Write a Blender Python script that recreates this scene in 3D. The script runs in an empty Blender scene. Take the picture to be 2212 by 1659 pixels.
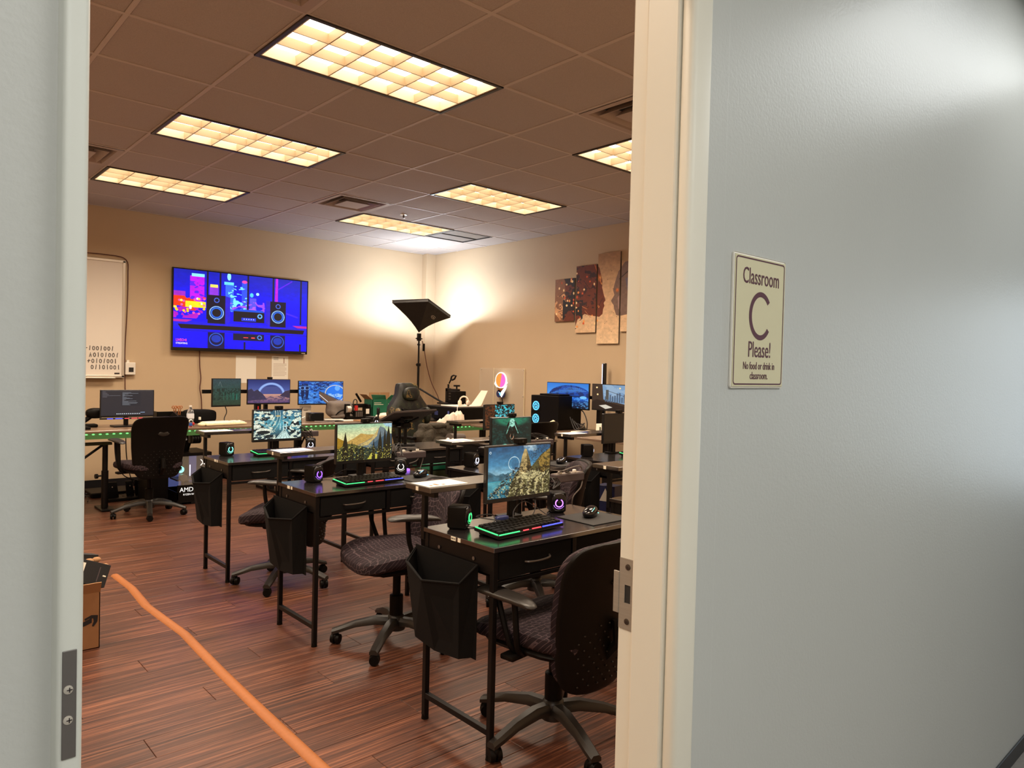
import bpy, bmesh, math, random
import numpy as np
from mathutils import Matrix, Vector
PI = math.pi
R = math.radians
random.seed(7)
SC = bpy.context.scene
COL = SC.collection
# ---------------------------------------------------------------- camera, world, exposure
cam_d = bpy.data.cameras.new('camera'); cam_d.sensor_width = 36.0; cam_d.lens = 36*1562.7/2212; cam_d.clip_start = 0.05
cam = bpy.data.objects.new('camera', cam_d); COL.objects.link(cam); SC.camera = cam
_r = Vector((0.74314253, -0.66870507, 0.02393153)); _u = Vector((-0.00413832, 0.03117118, 0.99950549)); _f = Vector((0.66912036, 0.74287407, -0.02039731))
cam.matrix_world = Matrix(((_r.x, _u.x, -_f.x, -1.5328), (_r.y, _u.y, -_f.y, -3.1867), (_r.z, _u.z, -_f.z, 1.39), (0, 0, 0, 1)))
W = bpy.data.worlds.new('world'); SC.world = W; W.use_nodes = True
W.node_tree.nodes['Background'].inputs[0].default_value = (0.80, 0.92, 1.0, 1); W.node_tree.nodes['Background'].inputs[1].default_value = 3.2
SC.view_settings.view_transform = 'Standard'; SC.view_settings.look = 'None'; SC.view_settings.gamma = 1.0
SC.view_settings.use_curve_mapping = False; SC.view_settings.exposure = 0.0
ROOM_W = 36.0; ROOM_C = (1.0, 0.80, 0.60)
HALL_FILL_W = 31.0; HALL_C = (1.0, 0.985, 0.93)
SOFT_W = 78.0
def area(name, loc, sx, sy, w, c, rot=(0, 0, 0), spread=180):
    l = bpy.data.lights.new(name, 'AREA'); l.shape = 'RECTANGLE'; l.size = sx; l.size_y = sy; l.energy = w; l.color = c; l.spread = R(spread)
    o = bpy.data.objects.new(name, l); COL.objects.link(o); o.location = loc; o.rotation_euler = rot; return o
T = 0.6096; CH = 3.02
LIGHTS = [(0, 0), (0, 3), (0, 6), (4, 0), (4, 3), (4, 6), (-4, 0), (-4, 3), (-4, 6), (0, -3), (4, -3), (-4, -3)]
for (u, v) in LIGHTS:
    area('ceiling_lamp_light', ((u+1)*T, (v+.5)*T, CH-0.03), 1.1, .5, ROOM_W, ROOM_C, spread=150)
area('hall_sheen_fill', (1.6, -2.98, 2.66), 1.2, .5, 4.5, HALL_C)
area('hall_sheen_fill', (-2.3, -3.9, 2.66), 1.8, 1.2, HALL_FILL_W, HALL_C)  # added fill lamp behind the camera, brightens the hall walls and door frame
area('hall_sheen_fill', (0.0, -4.3, 2.66), 2.0, .9, HALL_FILL_W, HALL_C)  # second added fill lamp, unseen, for general brightness in the hall
# ---------------------------------------------------------------- materials
M = {}
def mat(name, col, rough=.5, metal=0.0, emit=None, es=0.0, alpha=None, spec=None, trans=0, coat=0, bump=None, noise=None):
    m = bpy.data.materials.new(name); m.use_nodes = True; nt = m.node_tree; b = nt.nodes['Principled BSDF']
    b.inputs['Base Color'].default_value = (*col, 1); b.inputs['Roughness'].default_value = rough; b.inputs['Metallic'].default_value = metal
    if emit: b.inputs['Emission Color'].default_value = (*emit, 1); b.inputs['Emission Strength'].default_value = es
    if spec is not None: b.inputs['Specular IOR Level'].default_value = spec
    if trans: b.inputs['Transmission Weight'].default_value = trans
    if coat: b.inputs['Coat Weight'].default_value = coat; b.inputs['Coat Roughness'].default_value = .1
    if alpha is not None: b.inputs['Alpha'].default_value = alpha
    tc = None
    if bump or noise:
        tc = nt.nodes.new('ShaderNodeTexCoord')
    if noise:   # (scale, amount, stretch)
        mp = nt.nodes.new('ShaderNodeMapping'); mp.inputs['Scale'].default_value = noise[2]; nt.links.new(tc.outputs['Object'], mp.inputs[0])
        n = nt.nodes.new('ShaderNodeTexNoise'); n.inputs['Scale'].default_value = noise[0]; n.inputs['Detail'].default_value = 5; nt.links.new(mp.outputs[0], n.inputs['Vector'])
        mx = nt.nodes.new('ShaderNodeMix'); mx.data_type = 'RGBA'; a = noise[1]
        mx.inputs[6].default_value = (*[max(0, c*(1-a)) for c in col], 1); mx.inputs[7].default_value = (*[min(1, c*(1+a)) for c in col], 1)
        nt.links.new(n.outputs[0], mx.inputs[0]); nt.links.new(mx.outputs[2], b.inputs['Base Color'])
    if bump:    # (scale, strength, distance)
        n = nt.nodes.new('ShaderNodeTexNoise'); n.inputs['Scale'].default_value = bump[0]; n.inputs['Detail'].default_value = 3; nt.links.new(tc.outputs['Object'], n.inputs['Vector'])
        bp = nt.nodes.new('ShaderNodeBump'); bp.inputs['Strength'].default_value = bump[1]; bp.inputs['Distance'].default_value = bump[2]
        nt.links.new(n.outputs[0], bp.inputs['Height']); nt.links.new(bp.outputs[0], b.inputs['Normal'])
    M[name] = m; return m
mat('wall_tan', (.56, .42, .27), .75, bump=(260, .12, .002), noise=(3, .04, (1, 1, 1)))
mat('wall_hall', (.50, .50, .47), .36, bump=(160, .16, .0025), noise=(1.6, .04, (1, 1, .5)), spec=.6)
mat('jamb_paint', (.74, .69, .58), .42, bump=(90, .05, .001), noise=(5, .06, (1, 1, .3)))
mat('jamb_cool', (.62, .62, .56), .45, bump=(90, .05, .001))
mat('black_base', (.012, .012, .014), .35)
mat('hall_floor', (.22, .2, .18), .8, noise=(40, .3, (1, 1, 1)))
mat('hall_ceiling', (.6, .6, .58), .8)
mat('laminate', (.009, .007, .007), .20, noise=(6, .7, (3, 40, 3)), bump=(60, .05, .0005), spec=1.0)
M['laminate'].node_tree.nodes['Principled BSDF'].inputs['IOR'].default_value = 1.9
mat('frame_black', (.0045, .0035, .0035), .42, spec=.25)
mat('fabric_black', (.004, .0035, .0035), .9, spec=.2, bump=(400, .3, .001))
mat('plastic_black', (.0045, .0035, .003), .45, spec=.13, bump=(500, .08, .0005))
mat('gloss_black', (.006, .006, .008), .12)
mat('plastic_arm', (.016, .013, .011), .40)
mat('bezel', (.008, .008, .009), .3)
mat('screen_off', (.012, .013, .014), .25)
mat('steel', (.34, .30, .25), .40, .35, noise=(8, .15, (1, 1, 30)))
mat('steel_dark', (.22, .20, .19), .38, .8)
mat('handle', (.10, .085, .075), .3, .8)
mat('white_plastic', (.78, .74, .66), .4)
mat('paper', (.85, .80, .70), .7)
mat('paper_sign', (.62, .565, .37), .6)
mat('whiteboard', (.80, .74, .66), .22)
mat('alu', (.66, .60, .52), .35, .6)
mat('tile', (.45, .395, .365), .9, bump=(120, .5, .003), noise=(230, .22, (1, 1, 1)))
mat('tee', (.56, .49, .45), .6)
mat('lamp_frame', (.02, .016, .013), .4)
mat('louver', (.66, .50, .31), .45)
mat('lamp_body', (.85, .72, .52), .5)
mat('vent', (.42, .34, .30), .5)
mat('vent_dark', (.015, .013, .012), .7)
mat('vent_mesh', (.20, .18, .17), .5)
mat('cardboard', (.25, .115, .045), .8, noise=(30, .08, (1, 1, 1)))
mat('cardboard_in', (.36, .19, .085), .8)
mat('print_black', (.008, .008, .01), .5)
mat('orange', (.33, .108, .024), .55, noise=(60, .15, (1, 1, 1)))
mat('desk_brown', (.20, .13, .085), .28, noise=(5, .25, (1, 12, 1)), spec=.7)
mat('green_band', (.05, .13, .04), .5, emit=(.10, .42, .08), es=.10)
mat('green_led', (.1, .6, .15), .4, emit=(.25, .8, .30), es=.8)
mat('green_box', (.01, .16, .085), .6)
mat('camo', (.03, .035, .02), .5)
mat('jacket', (.032, .024, .013), .85, bump=(14, .9, .03), noise=(7, .4, (1, 1, 1)))
mat('olive', (.06, .075, .035), .6)
mat('bag_gray', (.16, .13, .11), .8, bump=(12, .6, .02))
mat('cloth_white', (.86, .72, .58), .9, bump=(15, .7, .02))
mat('cream', (.80, .70, .45), .7)
mat('panel_back', (.030, .018, .014), .8)
mat('softbox', (.012, .010, .009), .6, bump=(9, .3, .02))
mat('soft_inner', (.8, .8, .8), .4, .5)
mat('lamp_bulb', (1, 1, 1), .5, emit=(.93, .97, 1), es=14)
mat('lit_panel', (1, 1, 1), .5, emit=(1.0, .93, .78), es=3.2)
mat('hall_panel', (1, 1, 1), .5, emit=(.9, .97, 1), es=2.6)
mat('acrylic', (.8, .75, .65), .1, alpha=.13)
mat('bottle', (.9, .93, .95), .05, trans=.95)
mat('bottle_label', (.75, .78, .85), .5)
mat('red', (.5, .02, .02), .4); mat('blue', (.03, .1, .4), .4); mat('navy', (.02, .03, .12), .4)
mat('cable', (.012, .010, .010), .5); mat('cable_brown', (.10, .03, .02), .6); mat('cable_gray', (.11, .09, .08), .5)
mat('sock', (.06, .045, .05), .5)
mat('sticker', (.85, .80, .66), .6)
mat('ink', (.03, .02, .02), .6)
mat('maroon', (.09, .022, .035), .5)
mat('skin_pad', (.012, .011, .011), .75)
for n, c, s in (('e_green', (.05, 1, .25), 1.6), ('e_red', (1, .06, .08), 1.6), ('e_blue', (.06, .08, 1), 2.4), ('e_purple', (.55, .2, 1), 2.2), ('e_white', (.85, .85, 1), 1.8), ('e_cyan', (.1, .55, 1), 1.7), ('e_teal', (.25, 1, .75), 1.8), ('e_amd', (1, .93, .86), 1.2), ('e_violet', (.35, .12, 1), 2.0), ('e_pink', (1, .1, .45), 1.5), ('e_orange', (1, .32, .05), 1.1), ('e_warmwhite', (1, .92, .8), 1.3), ('e_case', (.10, .12, .32), .55)):
    mat(n, (.02, .02, .02), .4, emit=c, es=s)
# woven chair fabric: lighter hook-shaped lines on dark plum cloth
def fabric_mat(name, base, line):
    m = mat(name, base, .8, spec=.25); nt = m.node_tree; b = nt.nodes['Principled BSDF']
    tc = nt.nodes.new('ShaderNodeTexCoord'); sp = nt.nodes.new('ShaderNodeSeparateXYZ'); ad = nt.nodes.new('ShaderNodeMath'); cb = nt.nodes.new('ShaderNodeCombineXYZ')
    nt.links.new(tc.outputs['Object'], sp.inputs[0]); nt.links.new(sp.outputs[1], ad.inputs[0]); nt.links.new(sp.outputs[2], ad.inputs[1]); nt.links.new(sp.outputs[0], cb.inputs[0]); nt.links.new(ad.outputs[0], cb.inputs[1])
    nz = nt.nodes.new('ShaderNodeTexNoise'); nz.inputs['Scale'].default_value = 38; nt.links.new(cb.outputs[0], nz.inputs['Vector'])
    mx = nt.nodes.new('ShaderNodeMix'); mx.data_type = 'VECTOR'; mx.inputs[0].default_value = .022; nt.links.new(cb.outputs[0], mx.inputs[4]); nt.links.new(nz.outputs[1], mx.inputs[5])
    br = nt.nodes.new('ShaderNodeTexBrick'); br.offset = .5; br.inputs['Scale'].default_value = 1; br.inputs['Brick Width'].default_value = .030; br.inputs['Row Height'].default_value = .021; br.inputs['Mortar Size'].default_value = .0022; br.inputs['Mortar Smooth'].default_value = .6
    br.inputs['Color1'].default_value = (*base, 1); br.inputs['Color2'].default_value = (*[c*.7 for c in base], 1); br.inputs['Mortar'].default_value = (*line, 1)
    nt.links.new(mx.outputs[1], br.inputs['Vector']); nt.links.new(br.outputs[0], b.inputs['Base Color'])
    bp = nt.nodes.new('ShaderNodeBump'); bp.inputs['Strength'].default_value = .5; bp.inputs['Distance'].default_value = .002; nt.links.new(br.outputs[1], bp.inputs['Height']); nt.links.new(bp.outputs[0], b.inputs['Normal'])
fabric_mat('chair_fabric', (.018, .010, .014), (.070, .046, .052))
# camouflage: blotches on the gaming chair
def camo_mat():
    m = M['camo']; nt = m.node_tree; b = nt.nodes['Principled BSDF']; tc = nt.nodes.new('ShaderNodeTexCoord')
    n = nt.nodes.new('ShaderNodeTexNoise'); n.inputs['Scale'].default_value = 9; n.inputs['Detail'].default_value = 3; nt.links.new(tc.outputs['Object'], n.inputs['Vector'])
    cr = nt.nodes.new('ShaderNodeValToRGB'); cr.color_ramp.interpolation = 'CONSTANT'; e = cr.color_ramp.elements
    e[0].color = (.005, .005, .004, 1); e[1].position = .50; e[1].color = (.014, .017, .009, 1); x = e.new(.63); x.color = (.15, .095, .03, 1); x = e.new(.67); x.color = (.009, .009, .006, 1)
    nt.links.new(n.outputs[0], cr.inputs[0]); nt.links.new(cr.outputs[0], b.inputs['Base Color'])
camo_mat()
# wood plank: each plank object gets its own tone, grain runs along X
def wood_mat():
    m = mat('plank', (.2, .07, .04), .30, spec=.38); nt = m.node_tree; b = nt.nodes['Principled BSDF']
    tc = nt.nodes.new('ShaderNodeTexCoord'); oi = nt.nodes.new('ShaderNodeObjectInfo')
    ad = nt.nodes.new('ShaderNodeVectorMath'); ad.operation = 'ADD'; cb = nt.nodes.new('ShaderNodeCombineXYZ')
    ml = nt.nodes.new('ShaderNodeMath'); ml.operation = 'MULTIPLY'; ml.inputs[1].default_value = 37; nt.links.new(oi.outputs['Random'], ml.inputs[0]); nt.links.new(ml.outputs[0], cb.inputs[2]); nt.links.new(ml.outputs[0], cb.inputs[0])
    nt.links.new(tc.outputs['Object'], ad.inputs[0]); nt.links.new(cb.outputs[0], ad.inputs[1])
    mp = nt.nodes.new('ShaderNodeMapping'); mp.inputs['Scale'].default_value = (1.3, 60, 1); nt.links.new(ad.outputs[0], mp.inputs[0])
    n = nt.nodes.new('ShaderNodeTexNoise'); n.inputs['Scale'].default_value = 1.6; n.inputs['Detail'].default_value = 6; n.inputs['Roughness'].default_value = .65; nt.links.new(mp.outputs[0], n.inputs['Vector'])
    cr = nt.nodes.new('ShaderNodeValToRGB'); e = cr.color_ramp.elements
    e[0].position = .30; e[0].color = (.018, .006, .004, 1); e[1].position = .74; e[1].color = (.29, .115, .060, 1); x = e.new(.51); x.color = (.085, .030, .017, 1)
    nt.links.new(n.outputs[0], cr.inputs[0])
    hs = nt.nodes.new('ShaderNodeHueSaturation'); mr = nt.nodes.new('ShaderNodeMapRange'); mr.inputs[3].default_value = .78; mr.inputs[4].default_value = 1.22
    nt.links.new(oi.outputs['Random'], mr.inputs[0]); nt.links.new(mr.outputs[0], hs.inputs['Value']); nt.links.new(cr.outputs[0], hs.inputs['Color']); nt.links.new(hs.outputs[0], b.inputs['Base Color'])
    bp = nt.nodes.new('ShaderNodeBump'); bp.inputs['Strength'].default_value = .25; bp.inputs['Distance'].default_value = .001; nt.links.new(n.outputs[0], bp.inputs['Height']); nt.links.new(bp.outputs[0], b.inputs['Normal'])
    mr2 = nt.nodes.new('ShaderNodeMapRange'); mr2.inputs[3].default_value = .46; mr2.inputs[4].default_value = .32; nt.links.new(n.outputs[0], mr2.inputs[0]); nt.links.new(mr2.outputs[0], b.inputs['Roughness'])
wood_mat()
# ---------------------------------------------------------------- geometry helpers
class MB:
    def __init__(s): s.b = bmesh.new()
    def box(s, x0, x1, y0, y1, z0, z1, bev=0, m=None, seg=2):
        r = bmesh.ops.create_cube(s.b, size=1); vs = r['verts']
        mt = Matrix.Translation(((x0+x1)/2, (y0+y1)/2, (z0+z1)/2)) @ Matrix.Diagonal((abs(x1-x0), abs(y1-y0), abs(z1-z0), 1))
        bmesh.ops.transform(s.b, matrix=mt, verts=vs)
        if bev:
            es = list({e for v in vs for e in v.link_edges})
            r = bmesh.ops.bevel(s.b, geom=es, offset=bev, segments=seg, affect='EDGES', profile=.5); vs = list({v for f in r['faces'] for v in f.verts} | {v for v in vs if v.is_valid})
        if m is not None: bmesh.ops.transform(s.b, matrix=m, verts=[v for v in vs if v.is_valid])
        return s
    def cyl(s, p0, p1, r0, r1=None, n=16, caps=True):
        p0 = Vector(p0); p1 = Vector(p1); d = p1-p0; r1 = r0 if r1 is None else r1
        q = d.to_track_quat('Z', 'Y').to_matrix().to_4x4()
        bmesh.ops.create_cone(s.b, cap_ends=caps, cap_tris=False, segments=n, radius1=max(r0, 1e-5), radius2=max(r1, 1e-5), depth=d.length, matrix=Matrix.Translation((p0+p1)/2) @ q)
        return s
    def tube(s, pts, r, n=6, smooth_n=0):
        pts = [Vector(p) for p in pts]
        if smooth_n:
            out = []
            P = [pts[0]]+pts+[pts[-1]]
            for i in range(1, len(P)-2):
                for k in range(smooth_n):
                    t = k/smooth_n; a, b, c, d = P[i-1], P[i], P[i+1], P[i+2]
                    out.append(.5*((2*b)+(c-a)*t+(2*a-5*b+4*c-d)*t*t+(3*b-a-3*c+d)*t**3))
            out.append(pts[-1]); pts = out
        rings = []
        up = Vector((0, 0, 1)); prev = None
        for i, p in enumerate(pts):
            t = (pts[min(i+1, len(pts)-1)]-pts[max(i-1, 0)])
            if t.length < 1e-9: t = Vector((0, 0, 1))
            t.normalize()
            if prev is None:
                a = t.cross(up)
                if a.length < .05: a = t.cross(Vector((1, 0, 0)))
            else:
                a = prev - t*prev.dot(t)
            a.normalize(); prev = a; c = t.cross(a)
            rr = r[i] if isinstance(r, (list, tuple)) else r
            rings.append([s.b.verts.new(p+a*math.cos(2*PI*k/n)*rr+c*math.sin(2*PI*k/n)*rr) for k in range(n)])
        for i in range(len(rings)-1):
            for k in range(n): s.b.faces.new((rings[i][k], rings[i][(k+1) % n], rings[i+1][(k+1) % n], rings[i+1][k]))
        s.b.faces.new(rings[0][::-1]); s.b.faces.new(rings[-1]); return s
    def sell(s, c, a, e=(1, 1), nu=24, nv=14, m=None, fn=None):
        # superellipsoid: centre, half sizes, exponents (vertical, horizontal)
        def pw(x, p): return math.copysign(abs(x)**p, x)
        rows = []
        for j in range(nv+1):
            th = -PI/2+PI*j/nv; ct = pw(math.cos(th), e[0]); st = pw(math.sin(th), e[0])
            if j in (0, nv): pts = [Vector((0, 0, a[2]*st))]
            else: pts = [Vector((a[0]*ct*pw(math.cos(2*PI*i/nu), e[1]), a[1]*ct*pw(math.sin(2*PI*i/nu), e[1]), a[2]*st)) for i in range(nu)]
            if fn: pts = [Vector(fn(p)) for p in pts]
            pts = [p+Vector(c) for p in pts]
            if m is not None: pts = [m @ p for p in pts]
            rows.append([s.b.verts.new(p) for p in pts])
        for j in range(nv):
            A, B = rows[j], rows[j+1]
            for i in range(nu):
                i2 = (i+1) % nu
                if len(A) == 1: s.b.faces.new((A[0], B[i2], B[i]))
                elif len(B) == 1: s.b.faces.new((A[i], A[i2], B[0]))
                else: s.b.faces.new((A[i], A[i2], B[i2], B[i]))
        return s
    def prism(s, pts, d, m=None):
        # polygon pts (3D list) extruded by vector d
        d = Vector(d); A = [Vector(p) for p in pts]; B = [p+d for p in A]
        if m is not None: A = [m @ p for p in A]; B = [m @ p for p in B]
        a = [s.b.verts.new(p) for p in A]; b = [s.b.verts.new(p) for p in B]; n = len(a)
        s.b.faces.new(a[::-1]); s.b.faces.new(b)
        for i in range(n): s.b.faces.new((a[i], a[(i+1) % n], b[(i+1) % n], b[i]))
        return s
    def quad(s, *p):
        s.b.faces.new([s.b.verts.new(Vector(q)) for q in p]); return s
    def lathe(s, prof, c=(0, 0, 0), n=20, m=None):
        rows = []
        for r, z in prof:
            rows.append([(Vector((r*math.cos(2*PI*k/n), r*math.sin(2*PI*k/n), z))+Vector(c)) for k in range(n)])
        rows = [[s.b.verts.new(m @ p if m is not None else p) for p in row] for row in rows]
        for j in range(len(rows)-1):
            for k in range(n): s.b.faces.new((rows[j][k], rows[j][(k+1) % n], rows[j+1][(k+1) % n], rows[j+1][k]))
        s.b.faces.new(rows[0][::-1]); s.b.faces.new(rows[-1]); return s
    def arc(s, c, r, a0, a1, rr, n=20, k=6, plane='xz'):
        pts = []
        for i in range(n+1):
            a = a0+(a1-a0)*i/n
            pts.append((c[0]+r*math.cos(a), c[1], c[2]+r*math.sin(a)) if plane == 'xz' else ((c[0]+r*math.cos(a), c[1]+r*math.sin(a), c[2]) if plane == 'xy' else (c[0], c[1]+r*math.cos(a), c[2]+r*math.sin(a))))
        return s.tube(pts, rr, k)
    def build(s, name, m, parent=None, smooth=False, loc=None, rot=None):
        bmesh.ops.recalc_face_normals(s.b, faces=s.b.faces[:])
        me = bpy.data.meshes.new(name); s.b.to_mesh(me); s.b.free()
        if m is not None: me.materials.append(M[m] if isinstance(m, str) else m)
        if smooth:
            for p in me.polygons: p.use_smooth = True
            try: me.set_sharp_from_angle(angle=R(38))
            except Exception: pass
        o = bpy.data.objects.new(name, me); COL.objects.link(o)
        if parent is not None: o.parent = parent
        if loc is not None: o.location = loc
        if rot is not None: o.rotation_euler = rot
        return o
def bx(*a, **k): return MB().box(*a, **k)
def tag(o, label, cat, group=None, kind=None):
    o['label'] = label; o['category'] = cat
    if group: o['group'] = group
    if kind: o['kind'] = kind
    return o
def thing(name, label, cat, loc=(0, 0, 0), rz=0, group=None):
    o = bpy.data.objects.new(name, None); COL.objects.link(o); o.empty_display_size = .1; o.location = loc; o.rotation_euler = (0, 0, rz)
    return tag(o, label, cat, group)
def struct(o): o['kind'] = 'structure'; return o
def copy_tree(o, parent=None, loc=None, rz=None, label=None):
    c = o.copy(); COL.objects.link(c)
    if parent is not None: c.parent = parent
    if loc is not None: c.location = loc
    if rz is not None: c.rotation_euler = (0, 0, rz)
    if label: c['label'] = label
    for ch in list(o.children): copy_tree(ch, c)
    return c
def child(o, nm): return [c for c in o.children if c.name.split('.')[0] == nm]
_curves = {}
def text(s, size, name, m, parent=None, mtx=None, align='CENTER', sx=1.0, depth=.0004, line=1.0):
    cu = bpy.data.curves.new(name, 'FONT'); cu.body = s; cu.size = size; cu.align_x = align; cu.extrude = depth; cu.space_line = line; cu.resolution_u = 3
    to = bpy.data.objects.new('t', cu); COL.objects.link(to)
    bpy.context.view_layer.update()
    me = bpy.data.meshes.new_from_object(to.evaluated_get(bpy.context.evaluated_depsgraph_get()))
    bpy.data.objects.remove(to); bpy.data.curves.remove(cu)
    me.transform(Matrix.Diagonal((sx, 1, 1, 1)))
    if mtx is not None: me.transform(mtx)
    me.materials.clear(); me.materials.append(M[m] if isinstance(m, str) else m)
    o = bpy.data.objects.new(name, me); COL.objects.link(o)
    if parent is not None: o.parent = parent
    return o
FACE_NY = Matrix(((1, 0, 0, 0), (0, 0, -1, 0), (0, 1, 0, 0), (0, 0, 0, 1)))     # text plane looking to -Y
FACE_NX = Matrix(((0, 0, -1, 0), (-1, 0, 0, 0), (0, 1, 0, 0), (0, 0, 0, 1)))    # looking to -X
# ---------------------------------------------------------------- painted pictures (computed here, pixel by pixel)
class Pic:
    def __init__(s, w, h, c=(0, 0, 0)):
        s.w, s.h = w, h; s.a = np.zeros((h, w, 3), np.float32); s.a[:] = c
        s.Y, s.X = np.mgrid[0:h, 0:w].astype(np.float32); s.X = (s.X+.5)/w; s.Y = (s.Y+.5)/h     # 0..1, y down
        s.ar = w/h
    def put(s, m, c, al=1.0):
        m = np.clip(m.astype(np.float32)*al, 0, 1)[..., None]; s.a = s.a*(1-m)+np.array(c, np.float32)*m; return s
    def vgrad(s, stops, y0=0, y1=1, mask=None):
        t = np.clip((s.Y-y0)/(y1-y0), 0, 1); ks = [k for k, _ in stops]; c = np.stack([np.interp(t, ks, [q[1][i] for q in stops]) for i in range(3)], -1)
        m = ((s.Y >= y0) & (s.Y <= y1)) if mask is None else mask
        s.a = np.where(m[..., None], c, s.a); return s
    def poly(s, pts, c, al=1.0):
        ins = np.zeros((s.h, s.w), bool); n = len(pts)
        for i in range(n):
            x0, y0 = pts[i]; x1, y1 = pts[(i+1) % n]
            if y0 == y1: continue
            cnd = ((s.Y >= min(y0, y1)) & (s.Y < max(y0, y1))) & (s.X < (x1-x0)*(s.Y-y0)/(y1-y0)+x0); ins ^= cnd
        return s.put(ins, c, al)
    def ell(s, x, y, rx, ry, c, al=1.0, soft=0):
        d = np.sqrt(((s.X-x)/rx)**2+((s.Y-y)/ry)**2)
        return s.put(np.clip((1-d)/soft, 0, 1) if soft else d < 1, c, al)
    def ring(s, x, y, r, t, c, al=1.0):
        d = np.sqrt(((s.X-x)*s.ar)**2+(s.Y-y)**2); return s.put(np.abs(d-r) < t, c, al)
    def line(s, x0, y0, x1, y1, w, c, al=1.0):
        px, py = (s.X-x0)*s.ar, s.Y-y0; dx, dy = (x1-x0)*s.ar, y1-y0; L = dx*dx+dy*dy+1e-9
        t = np.clip((px*dx+py*dy)/L, 0, 1); d = np.sqrt((px-t*dx)**2+(py-t*dy)**2); return s.put(d < w, c, al)
    def noise(s, sc, seed, oct=4, sx=1, sy=1):
        rs = np.random.RandomState(seed); out = np.zeros((s.h, s.w), np.float32); amp = 1; tot = 0
        for o in range(oct):
            n = int(sc*2**o)+2; g = rs.rand(n+2, n+2).astype(np.float32)
            x = (s.X*sx % 1.0)*n if sx > 1 else s.X*n*sx; y = (s.Y*sy % 1.0)*n if sy > 1 else s.Y*n*sy
            xi = np.clip(x.astype(int), 0, n); yi = np.clip(y.astype(int), 0, n); fx = x-xi; fy = y-yi; fx = fx*fx*(3-2*fx); fy = fy*fy*(3-2*fy)
            v = (g[yi, xi]*(1-fx)+g[yi, xi+1]*fx)*(1-fy)+(g[yi+1, xi]*(1-fx)+g[yi+1, xi+1]*fx)*fy
            out += v*amp; tot += amp; amp *= .55
        return out/tot
    def ridge(s, base, amp, seed, c0, c1, sc=4, tilt=0, mottle=.25):
        # everything under a jagged skyline
        n = s.noise(sc, seed, 6); prof = n[s.h//2]; hgt = base-amp*(prof-.5)*2+tilt*(s.X[0]-.5)
        m = s.Y > hgt[None, :]; t = np.clip((s.Y-hgt[None, :])/.35, 0, 1)[..., None]; k = (s.noise(9, seed+3, 5, 1, 1)-.5)[..., None]*mottle*2
        col = np.array(c0)*(1-t)+np.array(c1)*t; s.a = np.where(m[..., None], np.clip(col*(1+k*2), 0, 1), s.a); return s
    def tex(s, amt, seed, sc=12): s.a = np.clip(s.a*(1+((s.noise(sc, seed, 5)-.5)*2*amt)[..., None]), 0, 1); return s
    def material(s, name, es=1.0, emis=True, rough=.3):
        img = bpy.data.images.new(name, s.w, s.h); buf = np.ones((s.h, s.w, 4), np.float32); buf[..., :3] = np.clip(s.a[::-1], 0, 1); img.pixels.foreach_set(buf.ravel()); img.update(); img.pack()
        m = bpy.data.materials.new(name); m.use_nodes = True; nt = m.node_tree; b = nt.nodes['Principled BSDF']; t = nt.nodes.new('ShaderNodeTexImage'); t.image = img
        b.inputs['Roughness'].default_value = rough
        if emis:
            b.inputs['Base Color'].default_value = (.01, .01, .01, 1); nt.links.new(t.outputs[0], b.inputs['Emission Color']); b.inputs['Emission Strength'].default_value = es
        else: nt.links.new(t.outputs[0], b.inputs['Base Color'])
        return m
def C(h): return tuple(int(h[i:i+2], 16)/255 for i in (0, 2, 4))
rnd = random.Random(3)
# mountains and rock tower over a lake
P = Pic(420, 280); P.vgrad([(0, C('1f4f74')), (.35, C('4283a8')), (.6, C('a6cbd4')), (1, C('5a8e9a'))])
P.put(np.clip((P.noise(5, 3, 5)-.56)*5, 0, 1)*(P.Y < .35)*(P.X > .55), C('c9d6da'), .8)
P.ring(.40, .34, .13, .006, C('cfe6ea')); P.ell(.42, .36, .06, .1, C('356f92')); P.ring(.03, .1, .02, .004, C('e0f0f0'))
P.ridge(.52, .10, 11, C('3d6f82'), C('2f5a68'), 5); P.poly([(0, .66), (.5, .66), (.4, 1), (0, 1)], C('2f8ea0')); P.vgrad([(0, C('58a3ac')), (1, C('1f6e86'))], .68, 1, (P.Y > .68) & (P.X < .42))
P.poly([(.08, .86), (.3, .66), (.27, .74), (.1, .92)], C('33525a'))
P.ridge(.55, .14, 21, C('6b6a4e'), C('2a3026'), 6, tilt=-.25) if False else None
P.poly([(.3, 1), (.36, .72), (.45, .5), (.6, .45), (.7, .42), (.85, .2), (1, .1), (1, 1)], C('55512f'))
P.poly([(.8, .3), (.87, .2), (1, .08), (1, .5), (.85, .6)], C('8f7335'))
P.poly([(.47, .58), (.53, .2), (.57, .06), (.6, .07), (.66, .3), (.70, .55)], C('b59c66')); P.poly([(.60, .1), (.66, .3), (.70, .55), (.62, .55)], C('6d5b35'))
P.poly([(.42, .62), (.7, .5), (.98, .62), (.9, .68), (.5, .68)], C('b8ab78'))
for x0, x1 in ((.50, .57), (.62, .68), (.74, .82), (.87, .91)):
    P.poly([(x0, .69), (x1, .67), (x1-.012, 1), (x0+.01, 1)], C('c2b37c')); P.poly([(x1-.02, .69), (x1, .67), (x1-.012, 1), (x1-.025, 1)], C('6a5c34'))
cl = (P.X-.38)*1.2+(P.Y-.42) > .05
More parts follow.
